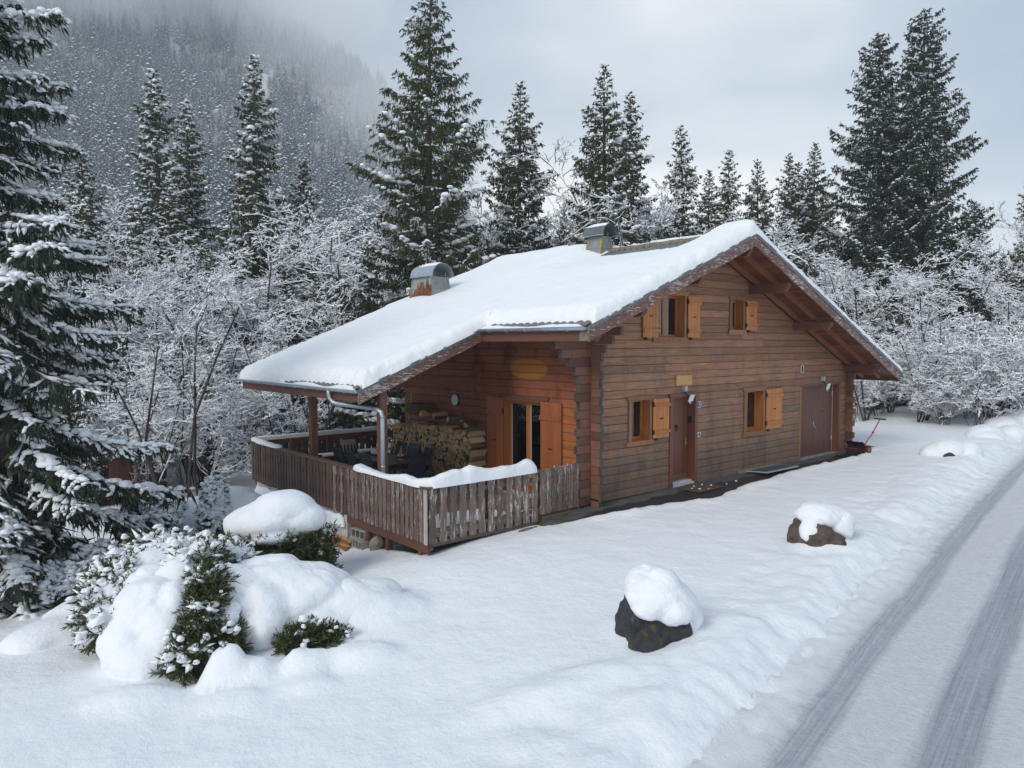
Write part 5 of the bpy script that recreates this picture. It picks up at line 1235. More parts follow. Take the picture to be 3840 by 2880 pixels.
# local axes: view runs along (.64,.76); right is (.765,-.644)
def vr(a, b, z): return (a * .765 + b * .643, -a * .644 + b * .764, z)       # a = right, b = away
boulder('big dark mossy boulder under a tall dome of snow beside the road', -4.10, -5.12,
        [(*vr(-.02, .05, .10), .47, .42, .58), (*vr(-.30, .0, .18), .20, .28, .62), (*vr(.24, -.02, .0), .33, .34, .50), (*vr(-.08, -.20, -.05), .38, .26, .46)],
        [(*vr(.05, .10, .66), .52, .50, .34), (*vr(-.02, .10, .86), .44, .44, .32), (*vr(.30, .10, .50), .34, .40, .40), (*vr(-.04, -.20, .58), .42, .30, .20), (*vr(.42, .20, .22), .28, .38, .50), (*vr(.24, -.24, .50), .30, .24, .20)], R1, 3)
boulder('brown pointed boulder with a snow hood farther along the road edge', 1.15, -4.70,
        [(*vr(-.10, .0, .02), .42, .36, .55), (*vr(-.40, .1, .10), .17, .2, .50), (*vr(.22, -.1, -.05), .32, .27, .36)],
        [(*vr(.10, .12, .56), .46, .34, .24), (*vr(-.16, .14, .62), .34, .3, .22), (*vr(.38, .04, .40), .28, .26, .28), (*vr(-.30, -.12, .25), .13, .2, .30)], R2, 9, bs_=.92)
blob('snow_mound', 'rounded snow-covered rock beside the road bend past the garage', [(12.5, -2.75, .28, .62, .5, .36), (12.95, -3.1, .22, .5, .4, .32), (12.2, -2.5, .2, .4, .4, .25)], seed=31)
tag(obj('dark_rock', rock_mesh('dark_rock', 40, .22, .16, .13, R1), None, (12.02, -2.98, .17)), 'dark rock peeping out under the snow mound past the garage', 'rock')
blob('snow_mound', 'lumpy heap of ploughed snow at the far right end of the field', [(17.6, -2.2, .22, .9, .6, .42), (18.6, -2.7, .22, .7, .5, .38), (16.9, -2.5, .15, .5, .5, .3)], seed=33, amp=.09)
blob('snow_mound', 'higher heap of ploughed snow against the right edge of the view', [(21.5, -2.2, .30, 1.2, .8, .6), (20.4, -1.9, .22, .8, .7, .5)], seed=34, amp=.09)

# ---------------- foliage made of many small sprays
def spindles(S, E, r, ns=3, mid=.4, flat=None):
    """bipyramids from S to E; r radius (n,) ; flat = vertical squash"""
    n = len(S); d = E - S; L = np.linalg.norm(d, axis=1, keepdims=True) + 1e-9; t = d / L
    up = np.zeros_like(t); up[:, 2] = 1; up[np.abs(t[:, 2]) > .95] = (1, 0, 0)
    s = np.cross(t, up); s /= np.linalg.norm(s, axis=1, keepdims=True) + 1e-9; u = np.cross(s, t)
    r = np.broadcast_to(np.asarray(r, float), (n,))[:, None]; V = np.zeros((n, ns + 2, 3)); V[:, 0] = S; V[:, ns + 1] = E; M = S + d * mid
    for k in range(ns):
        a = 2 * np.pi * k / ns + .5; V[:, 1 + k] = M + s * r * np.cos(a) + u * r * (flat or 1) * np.sin(a)
    f = []
    for k in range(ns): f += [(0, 1 + (k + 1) % ns, 1 + k), (ns + 1, 1 + k, 1 + (k + 1) % ns)]
    F = (np.arange(n)[:, None, None] * (ns + 2) + np.array(f)[None]).reshape(-1, 3)
    return V.reshape(-1, 3), F
def kites(S, E, w, seed=0):
    """flat leaf-like quads from S to E, w half width, random roll"""
    n = len(S); rg = np.random.default_rng(seed + n); d = E - S; v = rg.normal(size=(n, 3)); c = np.cross(d, v); c /= np.linalg.norm(c, axis=1, keepdims=True) + 1e-9
    w = np.broadcast_to(np.asarray(w, float), (n,))[:, None]; M = S + d * .42; V = np.stack([S, M + c * w, E, M - c * w], 1)
    return V.reshape(-1, 3), (np.arange(n)[:, None, None] * 4 + np.array([(0, 1, 2), (0, 2, 3)])[None]).reshape(-1, 3)
def clumps(C, R, nu=6, nv=4):
    """little ellipsoids at C with radii R (n,3)"""
    n = len(C); vs = [(0, 0, -.6)]
    for j in range(1, nv):
        p = math.pi * j / nv
        for k in range(nu): vs.append((math.sin(p) * math.cos(2 * math.pi * (k + .5 * (j % 2)) / nu), math.sin(p) * math.sin(2 * math.pi * (k + .5 * (j % 2)) / nu), -math.cos(p) * (.6 if j * 2 < nv else 1)))
    vs.append((0, 0, 1)); T = len(vs) - 1; vs = np.array(vs); f = []
    for k in range(nu): f += [(0, 1 + (k + 1) % nu, 1 + k), (T, T - nu + k, T - nu + (k + 1) % nu)]
    for j in range(nv - 2):
        for k in range(nu):
            a, b_ = 1 + j * nu + k, 1 + j * nu + (k + 1) % nu; f += [(a, b_, b_ + nu), (a, b_ + nu, a + nu)]
    V = C[:, None] + vs[None] * R[:, None]
    return V.reshape(-1, 3), (np.arange(n)[:, None, None] * (T + 1) + np.array(f)[None]).reshape(-1, 3)
def merge(parts):
    V = []; F = []; o = 0
    for v, f in parts:
        if len(v): V.append(v); F.append(f + o); o += len(v)
    return np.concatenate(V), np.concatenate(F)
def M_needle(name, a, b_, c_):
    t = NT(name); i = t.island(); col = t.ramp(i, (0., a), (.45, b_), (.8, c_), (1., tuple(v * .6 for v in a)))
    t.color(col).rough(.7); t.b.inputs['Specular IOR Level'].default_value = .25; return t.m
NEED = M_needle('spruce_needles', (.026, .038, .019), (.054, .068, .026), (.095, .100, .036))
NEEDB = M_needle('dark_spruce_needles', (.018, .030, .024), (.036, .052, .032), (.060, .076, .042))
JUNI = M_needle('juniper_sprays', (.028, .042, .018), (.068, .088, .034), (.135, .145, .055))
def M_barkt():
    t = NT('tree_bark'); g = t.noise(8, (1, 1, .25), 6, .7, kind='obj'); t.color(t.mix(t.ramp(g, (.35, 0.), (.65, 1.)), (.035, .028, .023), (.115, .095, .078))).rough(.9); t.bump(g, .8, .03); return t.m
TBARK = M_barkt()
def M_twig():
    t = NT('twig_bark'); t.color(t.ramp(t.island(), (0., (.030, .024, .021)), (.6, (.060, .046, .037)), (1., (.11, .08, .055)))).rough(.9); return t.m
TWIG = M_twig()

def juniper(name, lab, ells, nspr, seed, snowp=.25, spike=.22, mat=None, cap=None, zcut=None, cat='juniper', up=.35):
    """bush whose surface is a mass of short forked sprays; snow pads on some"""
    rg = np.random.default_rng(seed); t = thing(name, lab, cat, (0, 0, 0))
    S = []; Nn = []
    vol = np.array([e[3] * e[4] + e[4] * e[5] for e in ells]); pick = rg.choice(len(ells), nspr, p=vol / vol.sum())
    E = np.array(ells)[pick]; d = rg.normal(size=(nspr, 3)); d /= np.linalg.norm(d, axis=1, keepdims=True)
    rad = rg.uniform(.72, 1.02, (nspr, 1)); P = E[:, :3] + d * E[:, 3:] * rad; nrm = d / E[:, 3:]; nrm /= np.linalg.norm(nrm, axis=1, keepdims=True)
    dirn = nrm * .8 + np.array([0, 0, up]) + rg.normal(size=(nspr, 3)) * .35; dirn /= np.linalg.norm(dirn, axis=1, keepdims=True)
    if zcut is not None: k = P[:, 2] > zcut; P, dirn, nrm = P[k], dirn[k], nrm[k]
    n = len(P); L = rg.uniform(.5, 1.2, n) * spike; parts = []; T = P + dirn * L[:, None]
    parts.append(spindles(P - dirn * .05, T, .008))
    for j in range(16):
        f = rg.uniform(.15, .95, n)[:, None]; b0 = P + (T - P) * f; dd = dirn * .75 + rg.normal(size=(n, 3)) * .5; dd /= np.linalg.norm(dd, axis=1, keepdims=True)
        parts.append(kites(b0, b0 + dd * (L * rg.uniform(.22, .46, n))[:, None], .010, j))
    V, F = merge(parts); me = np_mesh('foliage', V, F, mat or JUNI); tag(obj('foliage', me, t), kind='stuff')
    core = []
    for e in ells: core.append((e[0], e[1], e[2], e[3] * .7, e[4] * .7, e[5] * .7))
    C = np.array(core); V, F = clumps(C[:, :3], C[:, 3:], 12, 8); obj('stems', np_mesh('stems', V, F, TWIG), t)
    k = rg.random(n) < snowp * np.clip(nrm[:, 2] + .55, .0, 1.4)
    if k.sum():
        parts = []
        for j in range(2):
            f = rg.uniform(.1, .6, (k.sum(), 1)); b0 = P[k] + (T[k] - P[k]) * f + np.array([0, 0, .012]); dd = dirn[k] * .8 + rg.normal(size=(k.sum(), 3)) * .5; dd[:, 2] *= .5; dd /= np.linalg.norm(dd, axis=1, keepdims=True); parts.append(spindles(b0, b0 + dd * (L[k] * rg.uniform(.5, 1.1, k.sum()))[:, None], rg.uniform(.018, .058, k.sum()), 4, .5, .8))
        for j in range(2):
            f = rg.uniform(.45, 1.0, (k.sum(), 1)); c = T[k] * f + P[k] * (1 - f) + rg.normal(size=(k.sum(), 3)) * .03 + np.array([0, 0, .015]); r_ = rg.uniform(.016, .068, (k.sum(), 1)) * np.array([1.2, 1.2, .8]) * rg.uniform(.7, 1.4, (k.sum(), 3)); parts.append(clumps(c, r_, 6, 4))
        V, F = merge(parts); tag(obj('snow', np_mesh('snow', V, F, TSNOW, smooth_=True), t), kind='stuff')
    if cap: obj('snow_cap', blob_mesh('snow_cap', cap, SNOW, seed=seed, amp=.07, fine=.025, n=(96, 56)), t)
    return t
juniper('juniper_bush', 'green juniper bush under a big dome of snow by the terrace', [(-6.62, 1.25, -.08, .78, .62, .42), (-6.25, 1.0, -.05, .48, .45, .38), (-6.15, 1.05, -.45, .45, .4, .3), (-7.0, 1.5, -.1, .5, .45, .36)], 2600, 1, .03, .24,
        cap=[(-6.68, 1.28, .48, .68, .58, .34), (-6.50, 1.16, .70, .50, .46, .30), (-6.95, 1.45, .42, .48, .44, .30), (-6.25, 1.0, .48, .40, .42, .28), (-6.75, 1.0, .28, .4, .3, .14)])
blob('snow_mound', 'large smooth snow mound burying the bushes in front of the terrace', [(-7.05, -.75, -.30, .95, .62, .56), (-7.45, -.40, -.02, .62, .55, .40), (-6.35, -1.15, -.48, .80, .52, .42), (-7.75, -.95, -.32, .50, .42, .46), (-6.9, -1.30, -.58, .60, .40, .34), (-8.05, -.60, -.02, .42, .38, .42), (-7.3, -1.15, -.35, .3, .25, .3), (-7.85, -1.2, -.45, .38, .34, .34)], seed=41, amp=.15, fine=.03, n=(110, 64))
blob('snow_mound', 'steep snow mound at the left of the snowed-in junipers', [(-9.02, -.32, -.27, .52, .58, .58), (-8.62, -.10, .10, .38, .40, .38), (-9.35, -.40, -.50, .42, .5, .42), (-8.95, .25, .05, .42, .45, .33), (-9.2, -.85, -.62, .44, .38, .32), (-9.0, -.75, -.3, .30, .30, .32), (-8.8, -.65, .0, .24, .26, .30)], seed=43, amp=.16, fine=.03, n=(120, 70))
juniper('juniper_bush', 'dark juniper spilling out between the two big snow mounds', [(-8.50, -.95, -.12, .09, .13, .24), (-8.66, -1.16, -.38, .13, .14, .18), (-8.40, -1.26, -.48, .13, .13, .12), (-8.86, -1.42, -.55, .15, .12, .08), (-8.40, -.75, .14, .09, .11, .14)], 1500, 5, .05, .27, cap=[(-8.32, -1.12, -.18, .17, .15, .12), (-8.22, -1.05, -.10, .12, .12, .09), (-8.40, -1.2, -.24, .10, .10, .08)])
jb = juniper('juniper_bush', 'snow-smothered juniper branches behind the left snow mound', [(-8.55, .95, .12, .62, .5, .32), (-9.25, .55, -.06, .42, .42, .34), (-7.95, .35, .12, .48, .36, .26), (-9.50, .10, -.30, .30, .32, .30), (-8.3, -.15, .40, .28, .26, .16)], 1500, 6, .38, .26)
for q, e in enumerate(([(-8.50, .80, .36, .46, .40, .16), (-8.20, .62, .34, .34, .30, .16), (-8.80, .70, .30, .34, .30, .18)], [(-9.22, .45, .16, .34, .36, .17), (-9.45, .20, .02, .26, .26, .18), (-9.02, .28, .20, .24, .22, .15)], [(-7.88, .28, .32, .36, .28, .14), (-7.65, .42, .24, .24, .24, .14)], [(-8.30, -.12, .54, .26, .22, .13), (-8.48, .02, .50, .22, .22, .12)], [(-9.55, -.05, -.18, .22, .24, .18)], [(-8.75, 1.25, .34, .30, .26, .15)], [(-8.95, -.02, .34, .2, .2, .12)])):
    obj('snow_cap', blob_mesh('snow_cap', e, SNOW, seed=80 + q, amp=.26, fine=.11, n=(72, 44)), jb)
juniper('juniper_bush', 'low dark juniper tips under the front of the large mound', [(-7.42, -1.66, -.56, .30, .16, .12), (-7.05, -1.80, -.62, .18, .12, .08)], 600, 7, .03, .18)
blob('snow_mound', 'snow-covered border bank beside the far end of the terrace railing', [(-5.35, 6.9, -.55, .75, .7, .62), (-5.9, 7.3, -.65, .8, .7, .50), (-6.6, 7.6, -.75, .7, .6, .42), (-5.0, 6.4, -.6, .5, .5, .48)], seed=45, amp=.12, fine=.02)
juniper('small_conifer', 'squat dark conifer capped with snow left of the terrace', [(-7.45, 6.6, -.62, .50, .5, .50), (-7.42, 6.6, -.2, .38, .38, .42)], 1500, 8, .45, .20, NEEDB, cap=[(-7.42, 6.55, .15, .34, .32, .22), (-7.42, 6.5, .30, .24, .24, .18)], cat='conifer')
juniper('small_conifer', 'small upright conifer plastered with snow near the railing end', [(-6.02, 6.35, -.55, .28, .28, .42), (-6.0, 6.35, -.1, .20, .2, .36), (-6.0, 6.35, .2, .1, .1, .22)], 900, 9, .95, .16, NEEDB, cat='conifer')
juniper('small_conifer', 'little snow-blotched shrub between the two small conifers', [(-6.7, 7.2, -.55, .22, .22, .38)], 500, 10, .9, .16, NEEDB, cat='shrub')
juniper('juniper_bush', 'low snow-laden shrub below the big left spruce', [(-8.75, 4.2, -.75, .8, .6, .35), (-9.4, 3.6, -.75, .6, .5, .32), (-8.0, 4.0, -.85, .5, .4, .25)], 1500, 12, .9, .22, cat='shrub')
blob('snow_mound', 'low snow hump under the tips of the big left spruce', [(-9.3, 1.9, -.80, .75, .6, .40), (-9.9, 1.5, -.85, .7, .5, .30)], seed=47, amp=.12)

# ---------------- manual snow pusher by the garage corner
pu = thing('snow_pusher', 'black wheeled snow pusher with red handle beside the garage corner', 'snow pusher', (11.35, -1.02, .085), math.radians(-8))
mb = MB(); n = 12; vs = []; fs = []
for (yy) in (.0, .60):
    for q in (0, .02):
        for i in range(n + 1):
            a = math.radians(-100 + 190 * i / n); rr = .215 - q; vs.append((-.62 + rr * math.cos(a) * .85, yy - .10, .215 + rr * math.sin(a)))
m = n + 1
for i in range(n): fs += [(i, i + 1, 2 * m + i + 1, 2 * m + i), (m + i + 1, m + i, 3 * m + i, 3 * m + i + 1), (i + 1, i, m + i, m + i + 1), (2 * m + i, 2 * m + i + 1, 3 * m + i + 1, 3 * m + i)]
fs += [(0, 2 * m, 3 * m, m), (n, m + n, 3 * m + n, 2 * m + n)]
mb.add(vs, fs); mb.build('blade', BLACKP, pu, False)
for k in range(4): 
    pts = [(-.62 + .222 * math.cos(math.radians(-95 + 18 * i)) * .85, -.06 + .16 * k, .215 + .222 * math.sin(math.radians(-95 + 18 * i))) for i in range(11)]; MB().tube(pts, .008, 5).build('rib', ANTHR, pu)
REDP = simple('red_paint', (.42, .03, .025), .45)
MB().box((-.46, .28, .10), (-.02, .34, .16)).box((-.46, .18, .12), (-.30, .45, .20)).build('bracket', REDP, pu)
for yy in (.10, .42):
    w_ = MB().tube([(0, yy - .035, .13), (0, yy + .035, .13)], .13, 20).build('wheel', BLACKP, pu)
    MB().tube([(0, yy - .04, .13), (0, yy + .04, .13)], .075, 14).build('hub', REDP, w_)
MB().tube([(0, .06, .13), (0, .46, .13)], .015, 6).build('axle', STEEL, pu)
MB().tube([(0, .26, .13), (.12, .26, .30), (.26, .26, .44), (.42, .26, .54), (.86, .26, 1.02)], .017, 8).build('handle_bar', REDP, pu, True)
MB().tube([(.86, .06, 1.02), (.86, .46, 1.02)], .022, 8).build('grip', BLACKP, pu); MB().tube([(.50, .22, .62), (.50, .30, .62)], .02, 6).build('knob', REDP, pu)
# doormat, light-well cover
t_ = thing('doormat', 'brown doormat with snow crumbs at the front door', 'doormat', (3.32, -.50, apron_z(3.32, -.5) + .015), math.radians(2)); MB().box((-.50, -.33, -.006), (.50, .30, .016)).build('coir', simple('wet_coir', (.10, .068, .042), .9, 0, (50, .35), (80, .5, .01)), t_)
rg2 = random.Random(8)
for i in range(9):
    x, y = 3.32 + rg2.uniform(-.4, 1.3), -.5 + rg2.uniform(-.25, .2); s = rg2.uniform(.015, .035)
    tag(obj('snow_crumb', MB().ball((0, 0, 0), 1, 7, 5).mesh('snow_crumb', SNOW, True), None, (x, y, float(apron_z(x, y)) + .03)), 'crumb of snow lying on the doormat and asphalt', 'snow', 'snow crumbs by the front door').scale = (s * 1.5, s, s * .6)
t_ = thing('light_well_cover', 'pale framed blue glass light-well cover leaning on the asphalt', 'light well', (6.65, -.28, .05))
mb = MB(); PL = simple('pale_frame', (.42, .42, .40), .6); BLG = simple('blue_grille', (.055, .105, .15), .35, .2, (20, .3))
cv = lambda a, c, h: ((-.80 + 1.60 * a) + .02 * c, -.62 * c + .12, .02 + h + .035 * c)
mb.add([cv(0, 0, 0), cv(1, 0, 0), cv(1, 1, 0), cv(0, 1, 0), cv(0, 0, .03), cv(1, 0, .03), cv(1, 1, .03), cv(0, 1, .03)], [(0, 1, 2, 3), (7, 6, 5, 4), (0, 4, 5, 1), (1, 5, 6, 2), (2, 6, 7, 3), (3, 7, 4, 0)]); mb.build('frame', PL, t_)
mb = MB(); mb.add([cv(.035, .07, .034), cv(.965, .07, .034), cv(.965, .93, .034), cv(.035, .93, .034)], [(0, 3, 2, 1)]); mb.build('grille', BLG, t_)
MB().box((-.95, .16, -.03), (.85, .275, .035)).build('curb', CONC, t_)
t_ = thing('rubber_mat', 'flat black rubber mat on the asphalt before the garage end', 'mat', (10.9, -.62, float(apron_z(10.9, -.6)) + .016), math.radians(-4)); MB().box((-.55, -.22, -.005), (.55, .2, .012)).build('mat', BLACKP, t_)
# ================================================================== trees
def make_spruce(key, seed, H, R, nbr=170, z0=.06, a_lo=-.25, a_hi=.45, curve=.18, sec=.11, ter=5, snow=.6, bare_top=0., pad=.09, rneed=.020, mat=None, lmax=.75, prof=.85, stems=((0, 0, 1.0),), tl=(.12, .30), clump_gap=.15, cpad=1.0):
    """Norway spruce: whorled drooping boughs with hanging branchlets, and snow lying along the boughs"""
    rg = np.random.default_rng(seed); tw = []; need = []; fine = []; sn = []; cl_c = []; cl_r = []; trunkparts = MB()
    for (ox, oy, sc) in stems:
        Hh = H * sc; bend = rg.uniform(-.15, .15, 2)
        trunkparts.tube([(ox + bend[0] * t * t, oy + bend[1] * t * t, -.3 + (Hh + .3) * t) for t in np.linspace(0, 1, 9)], list(np.linspace(.016 * Hh + .03, .012, 9)), 7)
        for i in range(int(nbr * sc)):
            t = (i + rg.random()) / int(nbr * sc); t = z0 + (1 - z0) * t ** 1.12
            h = Hh * t; L = R * sc * (1 - t) ** prof * rg.uniform(.55, 1.15) * (1 + .16 * math.sin(t * 21 + seed * 2.1) + .12 * math.sin(t * 47 + seed)) + .10
            if t < .25: L *= .70 + 1.2 * t
            az = i * 2.39996 + rg.normal() * .3; e = np.array([math.cos(az), math.sin(az), 0.]); sd = np.array([-e[1], e[0], 0.])
            a = a_lo + (a_hi - a_lo) * t ** 1.4 + rg.normal() * .07; cu = curve * (1 - t) * (1 if a < .2 else -.4)
            base = np.array([ox + bend[0] * t * t, oy + bend[1] * t * t, h])
            pt = lambda s: base + e * (L * s)[:, None] + np.array([0, 0, 1.]) * (L * (a * s + cu * s * s - .10 * np.sin(s * 3.1)))[:, None]
            ss = np.linspace(0, 1, 6); P = pt(ss); tw.append((P[:-1], P[1:], np.linspace(.012 + .008 * L, .008, 5)))
            ns = max(4, int(L / sec)); s = np.sort(rg.uniform(.06, 1, ns)) ** .85; B = pt(s); side = np.where(np.arange(ns) % 2, 1, -1) * rg.uniform(.55, 1.1, ns)
            ls = np.minimum(lmax, L * .42) * (1 - s) ** .6 * rg.uniform(.7, 1.2, ns) + .11 * min(1., L / .7)
            d = e[None] * rg.uniform(.45, .9, (ns, 1)) + sd[None] * side[:, None]; d[:, 2] = a * .5 - rg.uniform(.12, .5, ns); d /= np.linalg.norm(d, axis=1, keepdims=True)
            T = B + d * ls[:, None]; need.append((B, T, rneed * rg.uniform(.85, 1.3, ns)))
            # hanging and side branchlets
            if ter:
                k = ter; f = rg.uniform(.1, 1.0, (ns, k)); B2 = (B[:, None] + (T - B)[:, None] * f[..., None]).reshape(-1, 3)
                l2 = min(1., .35 + L / 1.1) * rg.uniform(tl[0], tl[1], ns * k) * np.repeat(np.clip(ls / .45, .5, 1.1), k); dd = np.repeat(d, k, 0) * .45 + rg.normal(size=(ns * k, 3)) * .32; dd[:, 2] -= rg.uniform(.1, 1.25, ns * k); dd /= np.linalg.norm(dd, axis=1, keepdims=True)
                fine.append((B2, B2 + dd * l2[:, None], rneed * 1.15 * rg.uniform(.8, 1.25, ns * k)))
                # curtain straight under the bough
                kb = max(4, int(L / (sec * .45))); s3 = rg.uniform(.12, 1, kb); B3 = pt(s3); d3 = rg.normal(size=(kb, 3)) * .22; d3[:, 2] -= 1; fine.append((B3, B3 + d3 * min(1., .3 + L / 1.5) * rg.uniform(.18, .5, (kb, 1)) * (1 - .4 * t), rneed * 1.3 * np.ones(kb)))
            # snow
            pr = snow * (1 - bare_top * smooth(.35, .8, t)) * rg.uniform(.35, 1.25)
            k = rg.random(ns) < pr * (.35 + .65 * s)
            if k.any():
                q = k.sum(); off = np.array([0, 0, rneed * 1.1 + .010]); sn.append((B[k] + off, T[k] + off - d[k] * .03, pad * .42 * rg.uniform(.6, 1.25, q)))
                if ter:
                    f = rg.uniform(.3, .9, (q, 2)); b2 = (B[k][:, None] + (T[k] - B[k])[:, None] * f[..., None]).reshape(-1, 3) + off; dd = np.repeat(d[k], 2, 0) * .8 + rg.normal(size=(q * 2, 3)) * .35; dd[:, 2] = -np.abs(dd[:, 2]) * .8; dd /= np.linalg.norm(dd, axis=1, keepdims=True)
                    sn.append((b2, b2 + dd * rg.uniform(.10, .24, (q * 2, 1)), pad * .36 * rg.uniform(.7, 1.2, q * 2)))
            if rg.random() < pr * 1.3 + .05:
                s0 = rg.uniform(.2, .5); nc = max(2, int(L * (1 - s0) / clump_gap)); s4 = np.linspace(s0, 1.0, nc) + rg.normal(size=nc) * .02; C = pt(np.clip(s4, 0, 1.02)); w_ = np.sin(np.clip((s4 - s0) / (1 - s0), .05, .98) ** .8 * math.pi) ** .5
                r_ = pad * cpad * rg.uniform(.55, 1.35, (nc, 1)) * (.35 + .75 * w_[:, None]); C = C + np.c_[rg.normal(size=(nc, 2)) * .055, r_[:, 0] * .45 + .015]
                cl_c.append(C); cl_r.append(r_ * np.array([1.2, 1.2, .7]) * rg.uniform(.75, 1.25, (nc, 3)))
    def cat(l): return [np.concatenate([x[i] for x in l]) for i in range(3)]
    V, F = merge([spindles(*cat(need))] + ([kites(*cat(fine), seed)] if fine else [])); nm = np_mesh('needles', V, F, mat or NEED)
    Sx, Ex, Rx = cat(tw); V, F = spindles(Sx, Ex, Rx, 3, .3); bm_ = np_mesh('boughs', V, F, TBARK)
    parts = []
    if sn: parts.append(spindles(*cat(sn), ns=3, mid=.5, flat=.9))
    if cl_c: parts.append(clumps(np.concatenate(cl_c), np.concatenate(cl_r)))
    sm = np_mesh('snow', *merge(parts), TSNOW, smooth_=True) if parts else None
    return dict(trunk=trunkparts.mesh('trunk', TBARK, True), boughs=bm_, needles=nm, snow=sm, H=H)
def plant(kit, name, lab, x, y, rz=0., s=1., group=None, z=None, sink=.15, cat='tree', sz=None):
    t = thing(name, lab, cat, (x, y, (hz(x, y) if z is None else z) - sink), rz, group); t.scale = (s, s, s if sz is None else sz)
    t.rotation_euler = (.022 * math.sin(x * 3.1 + y), .022 * math.cos(y * 2.7 + x), rz)
    for k in ('trunk', 'boughs', 'branches', 'needles', 'snow'):
        if kit.get(k) is not None:
            c_ = obj(k, kit[k], t)
            if k in ('needles', 'snow', 'boughs'): c_['kind'] = 'stuff'
    return t
KC = make_spruce('central', 3, 19.5, 5.0, nbr=280, a_lo=-.26, a_hi=.50, snow=.42, bare_top=.9, pad=.15, sec=.125, ter=9, lmax=.95, prof=.70, rneed=.022)
KN = make_spruce('narrow', 4, 20, 2.7, nbr=270, a_lo=-.45, a_hi=.25, snow=.72, bare_top=.25, pad=.13, sec=.13, ter=8, prof=.62, rneed=.026)
KM = make_spruce('medium', 5, 17.5, 4.0, nbr=270, a_lo=-.22, a_hi=.55, snow=.58, bare_top=.45, pad=.12, sec=.135, ter=8, prof=.78, rneed=.026)
KB = make_spruce('big', 6, 22.3, 5.0, nbr=330, a_lo=-.06, a_hi=.60, snow=.42, bare_top=.1, pad=.085, sec=.135, ter=9, prof=.64, rneed=.028, curve=.15, mat=NEEDB, stems=((0, 0, 1.), ))
KS = make_spruce('slim', 7, 15.6, 2.6, nbr=230, a_lo=-.25, a_hi=.5, snow=.72, bare_top=.3, pad=.11, sec=.135, ter=7, prof=.75, rneed=.028)
KL = make_spruce('near', 8, 13.2, 3.4, nbr=180, a_lo=-.66, a_hi=.22, snow=1.25, bare_top=.0, pad=.120, sec=.085, ter=11, cpad=.62, prof=.68, rneed=.017, lmax=.70, curve=.08, z0=.05, mat=NEEDB, clump_gap=.045)
plant(KL, 'spruce', 'big near spruce at the left edge with thick snow on drooping boughs', -10.1, 5.1, .6, 1.0, z=-1.0)  # spruce positions and heights baked from image pixels at assumed depths
plant(KC, 'spruce', 'tallest dark spruce standing right behind the near chimney', 5.6, 14.8, 2.2, 1.0)
plant(KM, 'spruce', 'thin-crowned spruce between the tall spruce and the ridge chimney', 13.0, 17.8, .4, 1.02)
plant(KM, 'spruce', 'snowy pointed spruce rising behind the ridge chimney', 15.0, 13.5, 3.0, 1.0)
plant(KS, 'spruce', 'spruce half hidden to the right of the one behind the ridge chimney', 19.2, 15.2, 1.0, 1.12)
plant(KS, 'spruce', 'lone slim spruce left of the roof apex, with sky on both sides', 23.1, 14.6, 2.0, 1.04)
plant(KS, 'spruce', 'short pointed spruce directly left above the roof apex', 26.6, 14.2, 4.0, .99)
plant(KM, 'spruce', 'leftmost of the close row of spruces above the roof apex', 28.9, 13.6, 5.0, .86)
plant(KS, 'spruce', 'middle spruce of the close row above the roof apex', 30.9, 13.2, .7, 1.0)
plant(KM, 'spruce', 'rightmost and broadest of the close row above the roof apex', 32.6, 13.1, 1.9, .88)
plant(KS, 'spruce', 'small spruce low on the skyline left of the great right-hand spruce', 38.8, 14.4, 2.9, .88)
plant(KB, 'spruce', 'great dark spruce on the right, the taller top of the pair', 32.9, 6.3, 1.0, 1.0)
plant(KB, 'spruce', 'slightly lower spruce merging with the left flank of the great right-hand spruce', 32.4, 7.9, 3.4, .965)
plant(KS, 'spruce', 'spruce cut off by the right edge of the view', 42.6, 3.3, .2, .9)
plant(KM, 'spruce', 'low snowy conifer at the right edge above the snow field', 30.5, 1.9, .9, .36)
plant(KN, 'spruce', 'tall snow-laden spruce left of the bare thicket', -.1, 31.4, .5, 1.02)
plant(KN, 'spruce', 'snowy spruce just right of the snow-laden one on the left', 2.4, 34.6, 2.4, 1.0)
plant(KN, 'spruce', 'dark narrow spruce standing midway between the left edge and the tall spruce', 3.9, 29.4, 4.1, 1.07)
plant(KS, 'spruce', 'shorter snowy spruce just left of the tall spruce', 7.5, 30.3, 1.2, 1.06)
plant(KS, 'spruce', 'dark spruce behind the tips of the near left spruce', -5.4, 22.0, 1.7, .85)
_rt = random.Random(21)
# spruces of the wood at the foot of the slope (left) and beyond the field (right)
def ray_xy(az, r): a = math.radians(40.1 + az); return CAM.x + r * math.sin(a), CAM.y + r * math.cos(a)
wood = []
for i in range(92):
    az = _rt.uniform(-37, 3); r = _rt.uniform(48, 165); x, y = ray_xy(az, r)
    if az > -4 and r < 60: continue
    plant(_rt.choice([KS, KS, KN, KM]), 'spruce', 'snowy spruce of the wood at the foot of the misty slope', x, y, _rt.uniform(0, 6), _rt.uniform(.62, .98), group='spruces at the foot of the misty slope')
for (az, r, s) in ((-33, 33, .7), (-30, 40, .8), (-26, 38, .62), (-24, 47, .8), (-15, 43, .6), (-11, 46, .66), (-8, 41, .5), (-5, 44, .55), (-2.0, 37, .42), (-31, 28, .5), (-22, 34, .5), (-17, 38, .55), (-6.5, 38, .5), (-3.5, 40, .5), (-14.5, 31, .42), (-11, 33, .5), (-28, 45, .8), (-20, 46, .75), (-12.5, 50, .7), (-9, 52, .7), (-6, 55, .7), (-24.5, 40, .7)):
    x, y = ray_xy(az, r); plant(_rt.choice([KS, KN]), 'spruce', 'dark spruce standing in the bare thicket left of the chalet', x, y, _rt.uniform(0, 6), s, group='spruces in the left thicket')
